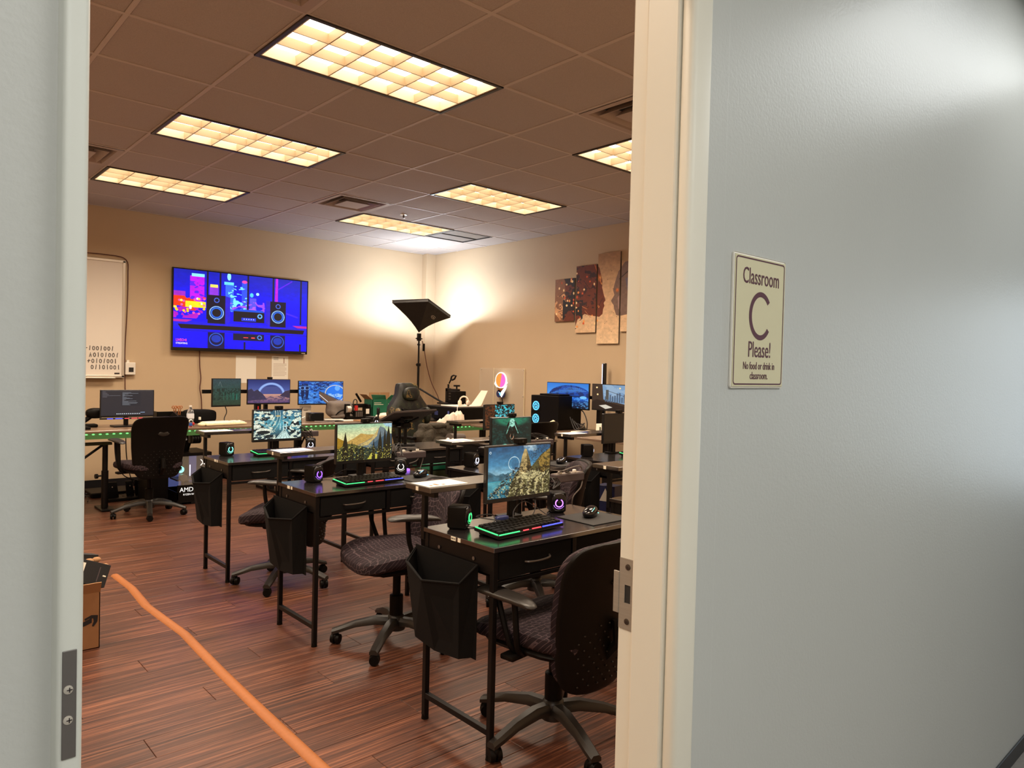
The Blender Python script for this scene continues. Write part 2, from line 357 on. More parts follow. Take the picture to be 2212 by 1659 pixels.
P.a = np.where((cl & (P.Y > .42) & (P.noise(26, 8, 5) < .43))[..., None], P.a*.35, P.a); P.a = np.where((cl & (P.noise(60, 18, 3) < .40))[..., None], P.a*.55, P.a); P.put(cl & (P.Y > .5) & (P.noise(44, 19, 3) > .64), C('d8cc98'), .8); P.put((P.X > .8) & (P.Y < .5) & (P.Y > .1) & (P.noise(30, 20, 4) < .44) & ((P.X-.8)*1.1+(P.Y-.3) > 0), C('3c3418'), .8); P.tex(.22, 5, 20)
PIC_ROCK = P
# valley with cypress trees
P = Pic(460, 300); P.vgrad([(0, C('9cc4a0')), (.3, C('d8d8a0')), (.55, C('f0d890'))]); P.put(np.clip((P.noise(4, 9, 5)-.5)*4, 0, 1)*(P.Y < .2)*(P.X > .35), C('e8e0b0'), .8); P.poly([(.83, 0), (1, 0), (1, .12), (.88, .08)], C('a8d0e0'))
P.poly([(.15, .5), (.3, .38), (.42, .26), (.55, .3), (.65, .3), (1, .5), (1, .7), (.1, .7)], C('c09a50')); P.poly([(.35, .6), (.5, .5), (.62, .4), (.78, .08), (.85, .12), (1, .4), (1, .9), (.5, .9)], C('6a7a80')); P.poly([(.35, .62), (.62, .42), (.76, .1), (.72, .35), (.55, .6)], C('c8b070'))
P.poly([(.6, .6), (.9, .3), (1, .3), (1, .9), (.6, .9)], C('3d5668')); P.poly([(0, .35), (.12, .45), (.2, .6), (0, .8)], C('a07a20')); P.poly([(0, .7), (.15, .52), (.3, .55), (.6, .75), (.65, 1), (0, 1)], C('5a5a30'))
P.poly([(.2, .95), (.4, .6), (.7, .75), (.7, 1), (.2, 1)], C('2f4038'))
P.put((P.noise(30, 31, 4) > .66) & (P.Y > .84), C('7a7a30')); P.put((P.noise(34, 35, 3) > .50) & (P.Y > .66), C('1c2414'))
P.poly([(.55, 1), (.62, .82), (.75, .88), (.72, .78), (.95, .9), (.9, 1)], C('c0b848'))
for x, y, w in ((.14, .2, .06), (.26, .45, .04), (.35, .58, .03), (.41, .55, .03), (.46, .52, .025), (.66, .42, .035), (.78, .2, .05), (.87, .12, .035), (.94, .05, .055)):
    P.poly([(x, y), (x+w*.7, y+.35), (x+w, 1), (x-w, 1), (x-w*.7, y+.35)], C('1e1e12'))
P.put((P.noise(50, 44, 2) > .74) & (P.Y > .6), C('d8cc60')); P.tex(.18, 6, 40); PIC_VALLEY = P
# futuristic street
P = Pic(420, 270); P.vgrad([(0, C('245c78')), (.5, C('58a8b8')), (1, C('20303a'))]); n = P.noise(9, 61, 4)
P.put((n > .5) & ((P.X < .4) | (P.X > .62)), C('142028')); n2 = P.noise(14, 63, 4, 1, 1)
P.put((n2 > .56) & ((P.X < .45) | (P.X > .6)), C('d8e4d0')); P.poly([(.45, 1), (.62, .68), (.66, .68), (.78, 1)], C('c8e4dc'))
for k in range(5): P.line(.64, .68, .48+.07*k, 1, .004, C('20404a'))
for k in range(6): P.ring(.1, .05+.03*k, .5+.04*k, .006, C('e0e8d0') if k % 2 else C('203038'))
for x in (.55, .62, .68): P.poly([(x, .3+abs(x-.62)), (x+.015, .68), (x-.015, .68)], C('b8dce0'))
P.ell(.5, .2, .05, .03, C('c8b078')); P.ell(.2, .72, .16, .1, C('e8ecd8')); P.ell(.2, .76, .14, .06, C('1a2226')); P.ell(.05, .55, .1, .06, C('e8ecd8')); P.tex(.3, 7, 40); PIC_STREET = P
# dark hall with pale helmeted shape under a green glow
P = Pic(360, 260, C('0c2422')); P.ell(.5, .0, .5, .3, C('1f7a5c'), 1, .3); P.ell(.5, .45, .16, .4, C('08100f')); P.ell(.5, .15, .07, .14, C('9fe0c8')); P.line(.44, .2, .36, .5, .014, C('8ccfb8')); P.line(.56, .2, .66, .5, .012, C('8ccfb8')); P.ell(.5, .6, .05, .1, C('c09070')); P.ell(.5, .58, .035, .09, C('0a0c0c')); P.ell(.32, .95, .1, .12, C('5ac0a8')); P.put(P.noise(20, 71, 3) > .62, C('1d4a44'), .6); PIC_DARK = P
# cyber alley
P = Pic(360, 220, C('0a1418')); P.poly([(0, 0), (.33, 0), (.33, 1), (0, 1)], C('5a2c14')); P.put((P.noise(22, 81, 2) > .5) & (P.X < .33), C('1a0c08')); P.put((P.noise(20, 82, 3) > .52) & (P.X > .33), C('38c8d8'))
for k in range(12): x = .36+.6*rnd.random(); P.line(x, rnd.random()*.5, x, .5+.5*rnd.random(), .006, C('8af0f4'))
P.put((P.noise(30, 83, 2) > .6) & (P.X > .3), C('061014')); PIC_ALLEY = P
# dim misty wood
P = Pic(300, 240, C('20383c')); P.vgrad([(0, C('2c444c')), (.5, C('284840')), (1, C('2a3c2c'))]); P.put((P.noise(16, 91, 4, 1, 1) > .52) & (P.Y > .35) & (P.Y < .8), C('142824'), .8)
for k in range(16): x = .3+.65*rnd.random(); P.line(x, .5+.1*rnd.random(), x, .8, .006, C('2f8a74'), .7)
P.line(.2, .25, .25, .1, .004, C('8a9a98')); P.line(.25, .1, .32, .3, .004, C('8a9a98')); P.tex(.25, 9, 30); PIC_WOOD = P
# glowing arch over purple desert
P = Pic(400, 240); P.vgrad([(0, C('1c2a6a')), (.45, C('4a5aa0')), (.6, C('c08a90')), (.75, C('9a6a88')), (1, C('403050'))]); P.ell(.55, .62, .33, .5, C('7a9ae0')); P.ell(.55, .64, .27, .42, C('2c3c80')); P.put((((P.X-.55)/.27)**2+((P.Y-.64)/.42)**2 < 1) & (P.Y > .3), C('4a5490'), .8)
P.put(np.clip(1-abs(np.sqrt(((P.X-.55)/.30)**2+((P.Y-.63)/.46)**2)-1)*14, 0, 1)*(P.Y < .6), C('a8c4f8')); P.vgrad([(0, C('d8a088')), (1, C('5a4070'))], .62, 1); P.poly([(0, .45), (.08, .38), (.14, .5), (.22, .42), (.35, .62), (.45, .85), (0, .9)], C('33304c')); P.poly([(.75, .7), (.88, .5), (1, .45), (1, .8)], C('3a3048')); P.put((P.noise(20, 95, 4) > .54) & (P.Y > .7), C('403a60'), .7); PIC_ARCH = P
# blue arcade and balcony
P = Pic(400, 240); P.vgrad([(0, C('0e3c98')), (.5, C('2a78e0')), (1, C('3a7ad0'))]); P.put(P.noise(12, 97, 4) > .53, C('0c2458'), .8); P.put((P.noise(18, 98, 3) > .58), C('5aa0f0'), .8)
P.ell(.82, .6, .2, .55, C('1e7af0')); P.put((P.X > .66) & (P.Y > .55) & (P.noise(14, 99, 4) > .48), C('a8d0f8'), .9); P.ring(.82, .55, .38, .02, C('c8c8d0')); P.ell(.87, .3, .06, .12, C('68b0ff')); P.poly([(.45, .45), (.5, .5), (1, .95), (1, 1), (.62, 1), (.46, .7)], C('6a5040')); P.line(.46, .45, 1, .92, .012, C('202838')); P.line(.46, .6, .7, 1, .012, C('e8e8f0'))
for x in (.08, .18): P.ell(x, .45, .035, .35, C('0c2050')); P.ring(x, .3, .08, .008, C('8ab8f0'))
PIC_ARCADE = P
# glass dome by night water
P = Pic(420, 250); P.vgrad([(0, C('2a7ad8')), (.45, C('4a9af0')), (.5, C('0a2450')), (.6, C('1450a0')), (1, C('0a1c3c'))]); P.ell(.55, .5, .5, .42, C('0f4aa8')); P.put((((P.X-.55)/.5)**2+((P.Y-.5)/.42)**2 < 1) & (P.noise(10, 103, 4) > .55) & (P.Y < .5), C('0a2c6c')); P.vgrad([(0, C('081838')), (.2, C('1a6ae0')), (.6, C('0c2c5c')), (1, C('0a1830'))], .5, 1)
for k in range(5): P.ring(.6, .9+.02*k, .55+.08*k, .006, C('58b0ff') if k % 2 else C('08204c')) if False else P.line(.1+.1*k, .42-.06*k, .95-.05*k, .3-.03*k, .005, C('6ab8ff'))
P.ell(.28, .86, .08, .1, C('e8e0c8'), 1, .5); P.ell(.52, .62, .04, .03, C('fff0d0')); P.ell(.53, .9, .03, .1, C('e8e0d0'), 1, .6); P.ell(.88, .56, .08, .06, C('78c8ff')); P.put((P.noise(22, 104, 3) > .58) & (P.Y > .55), C('68b8f8'), .6); PIC_DOME = P
# cafe window with skyline
P = Pic(420, 250, C('3a2a20')); P.poly([(.22, 0), (1, 0), (1, .85), (.25, .6)], C('7a9cc0')); P.put((P.noise(6, 111, 4) > .5) & (P.X > .25) & (P.Y < .5), C('98b4cc'), .8)
for k in range(14): x = .28+.05*k; h = .12+.2*rnd.random(); P.poly([(x, .6-h), (x+.035, .6-h), (x+.035, .7), (x, .7)], C('4a6078'))
P.poly([(.3, .2), (.36, .2), (.36, .6), (.3, .6)], C('50504c')); P.line(.36, .25, .9, .55, .008, C('403c3c')); P.poly([(.1, .6), (1, .95), (1, 1), (.0, 1), (0, .7)], C('20100c')); P.poly([(.15, .85), (.3, .8), (.45, .9), (.3, .98)], C('d8d0c0')); P.put((P.noise(14, 115, 3) > .6) & (P.X > .75) & (P.Y < .4), C('2a4018'))
for x, y in ((.1, .12), (.12, .4), (.6, .12), (.8, .1), (.9, .3)): P.ell(x, y, .02, .035, C('ffe0a0'))
PIC_CAFE = P
# code editor
P = Pic(480, 260, C('2c2a30')); P.poly([(.38, .05), (.75, .05), (.75, .62), (.38, .62)], C('25262e'))
for k in range(17): y = .08+.031*k; P.line(.4, y, .42+rnd.random()*.28, y, .006, C('9aa0a8'), .8)
for k in range(5): P.line(.03, .05+.05*k, .08+.03*(k % 3), .05+.05*k, .005, C('9a98a0'))
P.line(.03, .2, .36, .2, .003, C('888890')); P.line(.03, .02, .97, .02, .004, C('7a7880'), .6)
for k in range(13): P.ell(.3+.036*k, .93, .010, .02, C('e0e8f0'))
P.line(.75, .88, .83, .88, .008, C('a8d0f8')); PIC_CODE = P
# the television: skyline behind two loudspeakers and an amplifier
P = Pic(640, 380, C('0404d8')); P.vgrad([(0, C('0818a0')), (.45, C('0808f0')), (1, C('0000c8'))])
P.poly([(.11, .07), (.21, .07), (.21, .45), (.11, .45)], C('b010d0')); P.poly([(.12, .04), (.21, .04), (.21, .08), (.12, .08)], C('80d8e8'))
P.put((P.X > .11) & (P.X < .21) & (P.Y > .1) & (P.Y < .42) & (P.noise(30, 121, 2) > .6), C('5018e0'))
P.poly([(0, .28), (.08, .28), (.08, .45), (0, .45)], C('9020b0')); P.put((P.Y > .34) & (P.Y < .52) & (P.X < .22) & (P.noise(16, 122, 3) > .47), C('f03010')); P.put((P.Y > .40) & (P.Y < .48) & (P.X > .08) & (P.X < .22), C('f0d020')); P.put((P.Y > .48) & (P.Y < .62) & (P.X < .2) & (P.noise(12, 123, 3) > .52), C('a010b0'))
for k in range(26): P.ell(rnd.random()*.22, .36+.2*rnd.random(), .009, .015, rnd.choice([C('f8f8e0'), C('f8c020'), C('f050a0'), C('f8e860')]))
P.poly([(.245, .18), (.31, .18), (.31, .42), (.245, .42)], C('8030c8')); P.poly([(.25, .16), (.305, .16), (.305, .2), (.25, .2)], C('e8d060')); P.poly([(.36, .14), (.42, .14), (.42, .5), (.36, .5)], C('3060e0')); P.poly([(.35, .11), (.42, .11), (.42, .15), (.35, .15)], C('60c8f0')); P.ell(.385, .04, .014, .05, C('88e0f0')); P.poly([(.48, .1), (.52, .1), (.52, .5), (.48, .5)], C('2848e0')); P.ell(.5, .09, .02, .02, C('f040a0'))
P.poly([(.54, .3), (.59, .3), (.59, .55), (.54, .55)], C('5048e8')); P.ell(.6, .24, .012, .02, C('a8f0f8')); P.ell(.555, .26, .014, .03, C('48b8f8')); P.put((P.X > .38) & (P.X < .66) & (P.Y > .35) & (P.Y < .6) & (P.noise(26, 124, 2) > .6), C('b050d8'), .8); P.put((P.X > .38) & (P.X < .52) & (P.Y > .15) & (P.Y < .55) & (P.noise(40, 125, 2) > .64), C('70d8f8'))
P.poly([(.74, 0), (.76, 0), (.76, .35), (.735, .35)], C('b010c8')); P.line(.76, .15, .87, .02, .008, C('5010d0')); P.line(.82, .47, .92, .52, .012, C('3a20e0'))
for x in (.225, .315, .52, .715, .94): P.poly([(x, 0), (x+.013, 0), (x+.013, .62), (x, .62)], C('100c20'))
P.poly([(0, .69), (.02, .66), (.98, .66), (1, .69), (1, .72), (0, .74)], C('1414c8')); P.poly([(.03, .70), (.98, .70), (.97, .755), (.05, .755)], C('140c14')); P.poly([(0, .64), (.13, .64), (.09, .67), (0, .67)], C('a82090')); P.poly([(.88, .64), (1, .64), (1, .67), (.92, .67)], C('a82090')); P.vgrad([(0, C('0808a8')), (.15, C('0000e8')), (1, C('0000d0'))], .77, 1)
def spk(x, w, side, top=.32):
    P.poly([(x, top), (x+w, top), (x+w, .67), (x, .67)], C('100c20')); P.poly(([(x+w, top), (x+w+.035, top+.02), (x+w+.035, .64), (x+w, .67)] if side > 0 else [(x, top), (x-.035, top-.01), (x-.035, .63), (x, .67)]), C('2418b8'))
    cx = x+w/2; P.ring(cx, top+.065, .028, .006, C('3858c0')); P.ell(cx, .53, .05, .085, C('0c0c30')); P.ring(cx, .53, .083, .006, C('80b0f0')); P.ring(cx, .53, .062, .008, C('2060d0')); P.ell(cx, .53, .026, .045, C('181418'))
spk(.235, .125, 1, .30); spk(.70, .125, -1, .32)
P.poly([(.42, .49), (.655, .49), (.655, .63), (.42, .63)], C('14101c')); P.poly([(.43, .46), (.64, .46), (.655, .49), (.42, .49)], C('1048c8')); P.ring(.62, .54, .025, .008, C('58a0e8')); P.poly([(.48, .57), (.59, .57), (.59, .615), (.48, .615)], C('2030c0'))
for k in range(5): P.ell(.50+.018*k, .59, .004, .006, C('d0e8ff'))
P.poly([(.42, .79), (.655, .79), (.655, .88), (.42, .88)], C('101030')); P.ring(.62, .83, .025, .006, C('4080d0')); P.line(.5, .84, .53, .84, .006, C('f04040')); P.line(.56, .84, .58, .84, .008, C('f04040'))
for cx in (.2975, .7625): P.poly([(cx-.06, .79), (cx+.06, .79), (cx+.06, 1), (cx-.06, 1)], C('0a0a38')); P.ring(cx, .88, .08, .006, C('2050c0')); P.ell(cx, .87, .035, .05, C('1030a0'))
for x in (.5, .94): P.poly([(x, .9), (x+.013, .9), (x+.013, 1), (x, 1)], C('0c0c28'))
P.tex(.08, 130, 30); PIC_TV = P
# wall art: two profiles facing each other over cream, split over panels (u to the right)
P = Pic(700, 520); P.vgrad([(0, C('a8825c')), (.5, C('d8b088')), (1, C('e8c8a0'))]); P.put(P.X < .2, C('8a5c3c')); P.put((P.noise(14, 141, 3) > .66) & (P.X < .15), C('d8a070'))
prof = [(.13, 0), (.45, .05), (.52, .16), (.555, .3), (.555, .38), (.575, .46), (.595, .52), (.575, .55), (.585, .58), (.57, .62), (.565, .67), (.53, .70), (.43, .68), (.36, .66), (.28, .72), (.24, .85), (.22, 1), (0, 1), (.1, .8), (.14, .6), (.12, .3)]
P.poly(prof, C('6a2e14')); P.put((P.noise(9, 142, 4) > .5) & (P.X < .42) & (((P.Y > .5) & (P.X < .34)) | (P.X < .26)) & (P.X > .1) & (P.Y < 1-.0*P.X), C('1c1210'))
P.put((P.noise(20, 143, 4) > .60) & (P.X > .12) & (P.X < .5) & (P.Y < .6), C('2a1410'), .8); P.poly([(.34, 1), (.26, .9), (.30, .74), (.38, .68), (.46, .70), (.46, 1)], C('e0bc94'))
for k in range(46): x = .02+.5*rnd.random(); y = .1+.75*rnd.random(); P.ell(x, y, .006+.006*rnd.random(), .009+.008*rnd.random(), rnd.choice([C('ffd8a0'), C('f8a050'), C('d85828')]))
for k in range(14): x = rnd.random()*.4; y = rnd.random()*.7; P.line(x, y, x+.1*rnd.random(), y+.16*(rnd.random()-.3), .003, rnd.choice([C('c88050'), C('1c100c')]))
P.ell(.525, .27, .028, .05, C('e8a050'), 1, .9); P.line(.50, .22, .55, .34, .004, C('f8c070')); P.line(.56, .5, .50, .62, .005, C('4a1c0c')); P.line(.46, .1, .54, .33, .006, C('c06020'))
rob = [(x_-.045 if x_ < .99 else 1, y_) for x_, y_ in [(1, .1), (.84, .12), (.77, .22), (.73, .36), (.72, .42), (.735, .47), (.70, .53), (.715, .56), (.73, .58), (.735, .62), (.76, .69), (.80, .70), (1, .66)]]
P.poly(rob, C('7c6256')); P.ell(.72, .42, .022, .03, C('e87838'), 1, .8); P.poly([(.725, .5), (.76, .45), (.765, .66), (.735, .62)], C('a08078')); P.poly([(.8, .3), (.95, .25), (1, .3), (1, .6), (.86, .62)], C('6a6070')); P.ell(.92, .5, .05, .12, C('201c24')); P.ell(.9, .18, .03, .05, C('282028')); P.line(.74, .3, .95, .12, .005, C('3a2c2c'))
for k in range(30): P.ell(.3+.65*rnd.random(), .05+.9*rnd.random(), .003, .004, C('5a3c28'))
P.tex(.12, 150, 40); PIC_ART = P
def picquad(name, m, parent, p00, p10, p11, p01, uv=(0, 0, 1, 1)):
    me = bpy.data.meshes.new(name); me.from_pydata([p00, p10, p11, p01], [], [(0, 1, 2, 3)]); ul = me.uv_layers.new(name='uv'); u0, v0, u1, v1 = uv
    for i, c in enumerate(((u0, v0), (u1, v0), (u1, v1), (u0, v1))): ul.data[i].uv = c
    me.materials.append(m); o = bpy.data.objects.new(name, me); COL.objects.link(o)
    if parent is not None: o.parent = parent
    return o
# ================================================================ THE ROOM
XW, YW, XL, YD = 4.66, 5.51, -3.0, -2.37       # right wall, far wall, left wall, room face of the door wall
XO0, XO1 = -1.396, -0.53                        # door opening
fl = struct(bx(XL-.1, XW+.1, YD-.12, YW+.1, -.06, -.012).build('floor', 'print_black'))
PW, PL = .155, 1.22
pk = bx(0.0008, PL-.0008, .0008, PW-.0008, -.011, 0, .0012, seg=1).build('floor_plank', 'plank', fl); pmesh = pk.data
first = True; nrow = 0
for r in range(int((YW-YD)/PW)+1):
    y = YD+r*PW; off = ((r*.37) % 1.0)*PL
    xs = XW-off
    while xs > -1.5 - (0 if y > -1 else 0):
        x0 = xs-PL
        if y+PW > YW+.001: y0s = (YW-y)/PW
        o = pk if first else pk.copy()
        if not first: COL.objects.link(o)
        first = False; o.location = (x0, y, 0); xs = x0; nrow += 1
    if off > .05:
        o = pk.copy(); COL.objects.link(o); o.location = (XW-off, y, 0); o.scale = ((off)/PL, 1, 1)
bx(XL, -1.5-.0, YD, YW, -.011, -.002).build('floor_margin', 'plank', fl)
# hall floor and shell
struct(bx(-5.2, 7.2, -5.0, YD-.12, -.06, 0).build('floor', 'hall_floor'))
struct(bx(-5.2, 7.2, -5.0, YD-.12, 2.70, 2.76).build('ceiling', 'hall_ceiling'))
struct(bx(-5.2, 7.2, -5.1, -5.0, 0, 2.76).build('wall_back', 'wall_hall'))
struct(bx(-5.3, -5.2, -5.0, YD-.12, 0, 2.76).build('wall_left', 'wall_hall'))
# right hall end has a tall glazed opening to daylight
hw = MB(); hw.box(7.2, 7.3, -5.0, -4.6, 0, 2.76); hw.box(7.2, 7.3, -2.9, -2.49, 0, 2.76); hw.box(7.2, 7.3, -4.6, -2.9, 2.35, 2.76); hw.box(7.2, 7.3, -4.6, -2.9, 0, .25)
struct(hw.build('wall_right', 'wall_hall'))
wf = MB(); wf.box(7.22, 7.28, -4.6, -4.55, .25, 2.35); wf.box(7.22, 7.28, -2.95, -2.9, .25, 2.35); wf.box(7.22, 7.28, -3.78, -3.72, .25, 2.35); wf.box(7.22, 7.28, -4.6, -2.9, .25, .30); wf.box(7.22, 7.28, -4.6, -2.9, 2.30, 2.35)
struct(wf.build('window_1', 'alu'))
# door wall: hall skin and room skin
dw = MB(); dw.box(-5.2, XO0-.018, -2.49, -2.43, 0, 3.18); dw.box(XO1+.043, 7.2, -2.49, -2.43, 0, 3.18); dw.box(XO0-.02, XO1+.045, -2.49, -2.43, 2.17, 3.18)
struct(dw.build('wall_front', 'wall_hall'))
dr = MB(); dr.box(XL, XO0-.018, -2.43, YD-.008, 0, 3.18); dr.box(XO1+.043, XW, -2.43, YD-.008, 0, 3.18); dr.box(XO0-.02, XO1+.045, -2.43, YD-.008, 2.17, 3.18)
struct(dr.build('wall_front', 'wall_tan'))
struct(bx(XL-.1, XW, YW, YW+.1, 0, 3.18).build('wall_far', 'wall_tan'))
struct(bx(XW, XW+.1, YD, YW+.1, 0, 3.18).build('wall_right', 'wall_tan'))
struct(bx(XL-.1, XL, YD, YW, 0, 3.18).build('wall_left', 'wall_tan'))
struct(bx(4.50, 4.66, 5.40, 5.51, 0, CH, .004).build('trim_1', 'wall_tan'))
struct(bx(XL, XW, YW-.008, YW, 0, .10).build('baseboard_far', 'black_base')); struct(bx(XW-.008, XW, YD, YW-.12, 0, .10).build('baseboard_right', 'black_base')); struct(bx(XL, XL+.008, YD, YW, 0, .10).build('baseboard_left', 'black_base'))
hb = MB(); hb.box(XO1+.11, 7.2, -2.497, -2.49, 0, .058, .002)
struct(hb.build('baseboard_front', 'black_base'))
# steel door frame
df = struct(bx(XO1, XO1+.047, -2.412, YD, 0, 2.15, .003).build('door_1', 'jamb_paint'))
bx(XO1-.014, XO1+.045, -2.476, -2.409, 0, 2.15, .004).build('door_stop', 'jamb_paint', df)
b_ = bx(XO1-.010, XO1+.047, -2.503, -2.474, 0, 2.15, .011, seg=4).build('frame_face', 'jamb_paint', df, smooth=True)
bx(XO0-.018, XO0+.001, -2.514, YD, 0, 2.15, .005, seg=3).build('frame_face', 'jamb_cool', df, smooth=True)
bx(XO0, XO1, -2.503, YD, 2.13, 2.17, .004).build('frame_head', 'jamb_paint', df)
struct(bx(XO1+.045, XO1+.108, -2.494, -2.489, 0, 2.68, .0015).build('trim_2', 'wall_hall'))
# strike plate with lip, hole and two screws
sp = thing('strike_plate', 'brushed steel strike plate with a latch hole on the right door jamb', 'strike plate', (XO1, -2.391, 1.0))
q = MB(); q.box(-.0022, 0, -.0185, -.0065, -.062, .062); q.box(-.0022, 0, .0065, .0185, -.062, .062); q.box(-.0022, 0, -.0065, .0065, .016, .062); q.box(-.0022, 0, -.0065, .0065, -.062, -.016)
q.box(-.0035, -.0005, .0185, .031, -.037, .037, .001)
q.build('plate', 'steel', sp); bx(-.0008, -.0002, -.0065, .0065, -.016, .016).build('latch_hole', 'vent_dark', sp)
for z in (-.048, .048): MB().lathe([(.0055, 0), (.005, .0012), (.002, .0016)], m=Matrix.Translation((-.0022, 0, z)) @ Matrix.Rotation(-PI/2, 4, 'Y'), n=16).build('screw', 'handle', sp, True); bx(-.0041, -.0037, -.0028, .0028, z-.0005, z+.0005).box(-.0041, -.0037, -.0005, .0005, z-.0028, z+.0028).build('screw_slot', 'ink', sp)
sp2 = thing('jamb_plate', 'dark steel filler plate with two screws on the left door frame', 'metal plate', (-1.4054, -2.5142, 1.108))
bx(-.0052, .0052, -.0012, 0, -.0446, .0446, .0005).build('plate', 'steel_dark', sp2)
for z in (-.0125, .0125): MB().lathe([(.0036, 0), (.0034, .0009), (.0015, .0013)], m=Matrix.Translation((-.0008, -.0012, z)) @ Matrix.Rotation(PI/2, 4, 'X'), n=14).build('screw', 'handle' if False else 'alu', sp2, True); bx(-.0020, .0020, -.0028, -.0024, z-.0004, z+.0004).box(-.0004, .0004, -.0028, -.0024, z-.0020, z+.0020).build('screw_slot', 'ink', sp2)
# hall light panels: first throws the wall sheen, the others go with added fill lamps
for x, y in ((1.6, -2.98), (-2.3, -3.9), (0.0, -4.3)):
    o = thing('hall_sheen_fill_panel', 'flat white panel for wall sheen and fill light in the corridor ceiling, out of view', 'ceiling light', (x, y, 2.68), 0, 'corridor light panels')
    bx(-.62, .62, -.32, .32, -.005, .02).build('frame', 'alu', o); bx(-.59, .59, -.29, .29, -.007, -.004).build('diffuser', 'hall_panel', o)
# classroom sign
sg = thing('classroom_sign', 'cream door sign reading Classroom C Please! with a maroon border line', 'sign', (-.297, -2.49, 1.487))
SW, SH = .093, .121
bx(-SW, SW, -.0045, 0, -SH, SH, .004).build('board', 'white_plastic', sg)
bx(-SW+.003, SW-.003, -.0052, -.0044, -SH+.003, SH-.003, .0003).build('face', 'paper_sign', sg)
def rrect(w, h, r, n=6):
    pts = []
    for cx, cz, a in ((w-r, h-r, 0), (-w+r, h-r, 90), (-w+r, -h+r, 180), (w-r, -h+r, 270)):
        for k in range(n+1): t = R(a+90*k/n); pts.append((cx+r*math.cos(t), cz+r*math.sin(t)))
    return pts
q = MB(); A = rrect(SW-.006, SH-.006, .007); B = rrect(SW-.0085, SH-.0085, .005)
for i in range(len(A)):
    j = (i+1) % len(A); q.quad((A[i][0], -.0056, A[i][1]), (A[j][0], -.0056, A[j][1]), (B[j][0], -.0056, B[j][1]), (B[i][0], -.0056, B[i][1]))
q.build('border_line', 'maroon', sg)
def st(s, size, z, m, sx): text(s, size, 'lettering', m, sg, Matrix.Translation((.002, -.0055, z)) @ FACE_NY, sx=sx)
st('Classroom', .0415, .069, 'maroon', .72); st('Please!', .0415, -.064, 'maroon', .72); st('No food or drink in', .0195, -.0865, 'maroon', .72); st('classroom.', .0195, -.1045, 'maroon', .76)
q = MB(); n = 40; pts_o = []; pts_i = []
for k in range(n+1):
    a = R(38+284*k/n); pts_o.append((.0405*math.cos(a), .0445*math.sin(a))); pts_i.append((.0308*math.cos(a), .0352*math.sin(a)))
for k in range(n): q.quad(*[(x+.002, -.0056, z+.012) for x, z in (pts_o[k], pts_o[k+1], pts_i[k+1], pts_i[k])])
q.build('letter_c', 'maroon', sg)
# ================================================================ CEILING
ce = struct(bx(XL, XW, YD-.02, YW, CH+.12, CH+.15).build('ceiling', 'vent_dark'))
def fixcell():
    s = set()
    for (u, v) in LIGHTS: s |= {(u, v), (u+1, v)}
    return s
VENTS = [(-1, 5), (3, 5), (3, -1), (-1, -1)]; RET = [(6, 6)]
skip = fixcell() | set(VENTS) | set(RET)
def cellbox(u, v): return max(u*T, XL), min((u+1)*T, XW), max(v*T, YD-.01), min((v+1)*T, YW)
tl = bx(.012, T-.012, .012, T-.012, -.002, .014, .003, seg=1).build('ceiling_tile', 'tile', ce); tmesh = tl.data; ft = True
for u in range(-5, 8):
    for v in range(-4, 10):
        if (u, v) in skip: continue
        x0, x1, y0, y1 = cellbox(u, v)
        if x1-x0 < .03 or y1-y0 < .03: continue
        if ft: o = tl; ft = False
        else: o = tl.copy(); COL.objects.link(o)
        o.location = (x0, y0, CH+.001*((u*7+v*3) % 3)); o.scale = ((x1-x0)/T, (y1-y0)/T, 1)
inner = {(u+1, v) for (u, v) in LIGHTS}
for u in range(-4, 8):
    run = None
    for v in range(-4, 11):
        blocked = (u, v) in inner or v == 10
        y0 = max(v*T, YD); y1 = min((v+1)*T, YW)
        if not blocked and run is None: run = y0
        if blocked and run is not None:
            if min(y0, YW)-run > .05: bx(u*T-.012, u*T+.012, run, min(y0, YW), CH-.004, CH+.012, .001, seg=1).build('grid_bar', 'tee', ce)
            run = None
for v in range(-3, 10): bx(XL, XW, v*T-.012, v*T+.012, CH-.0045, CH+.0118, .001, seg=1).build('grid_bar', 'tee', ce)
# troffers with parabolic louvres
LL = {(0, 0): 'ceiling light nearest the doorway, largest in view', (0, 3): 'ceiling light second from the doorway on the left side', (0, 6): 'ceiling light farthest left, above the whiteboard end', (4, 0): 'ceiling light cut by the right door jamb', (4, 3): 'ceiling light on the right, between two air diffusers', (4, 6): 'ceiling light farthest back, near the bright corner'}
lf = thing('ceiling_light', '', 'ceiling light')
q = MB(); w, d = 2*T, T
for a in ((.0, w, 0, .022), (0, w, d-.022, d), (0, .022, 0, d), (w-.022, w, 0, d)): q.box(*a, -.012, .012, .002)
q.build('frame', 'lamp_frame', lf)
bx(.03, w-.03, .03, d-.03, .055, .06).build('lit_panel', 'lit_panel', lf)
for i in range(1, 6):
    x = .03+(w-.06)*i/6; MB().prism([(x-.0035, .026, -.006), (x+.0035, .026, -.006), (x+.006, .026, .045), (x-.006, .026, .045)], (0, d-.052, 0)).build('louver_blade', 'louver', lf)
for i in range(1, 3):
    y = .03+(d-.06)*i/3; MB().prism([(.026, y-.0035, -.005), (.026, y+.0035, -.005), (.026, y+.006, .046), (.026, y-.006, .046)], (w-.052, 0, 0)).build('louver_blade', 'louver', lf)
q = MB()
for a in ((.022, w-.022, .018, .03), (.022, w-.022, d-.03, d-.018), (.02, .032, .02, d-.02), (w-.032, w-.02, .02, d-.02)): q.box(*a, -.006, .062)
q.build('housing', 'lamp_body', lf)
ff = True
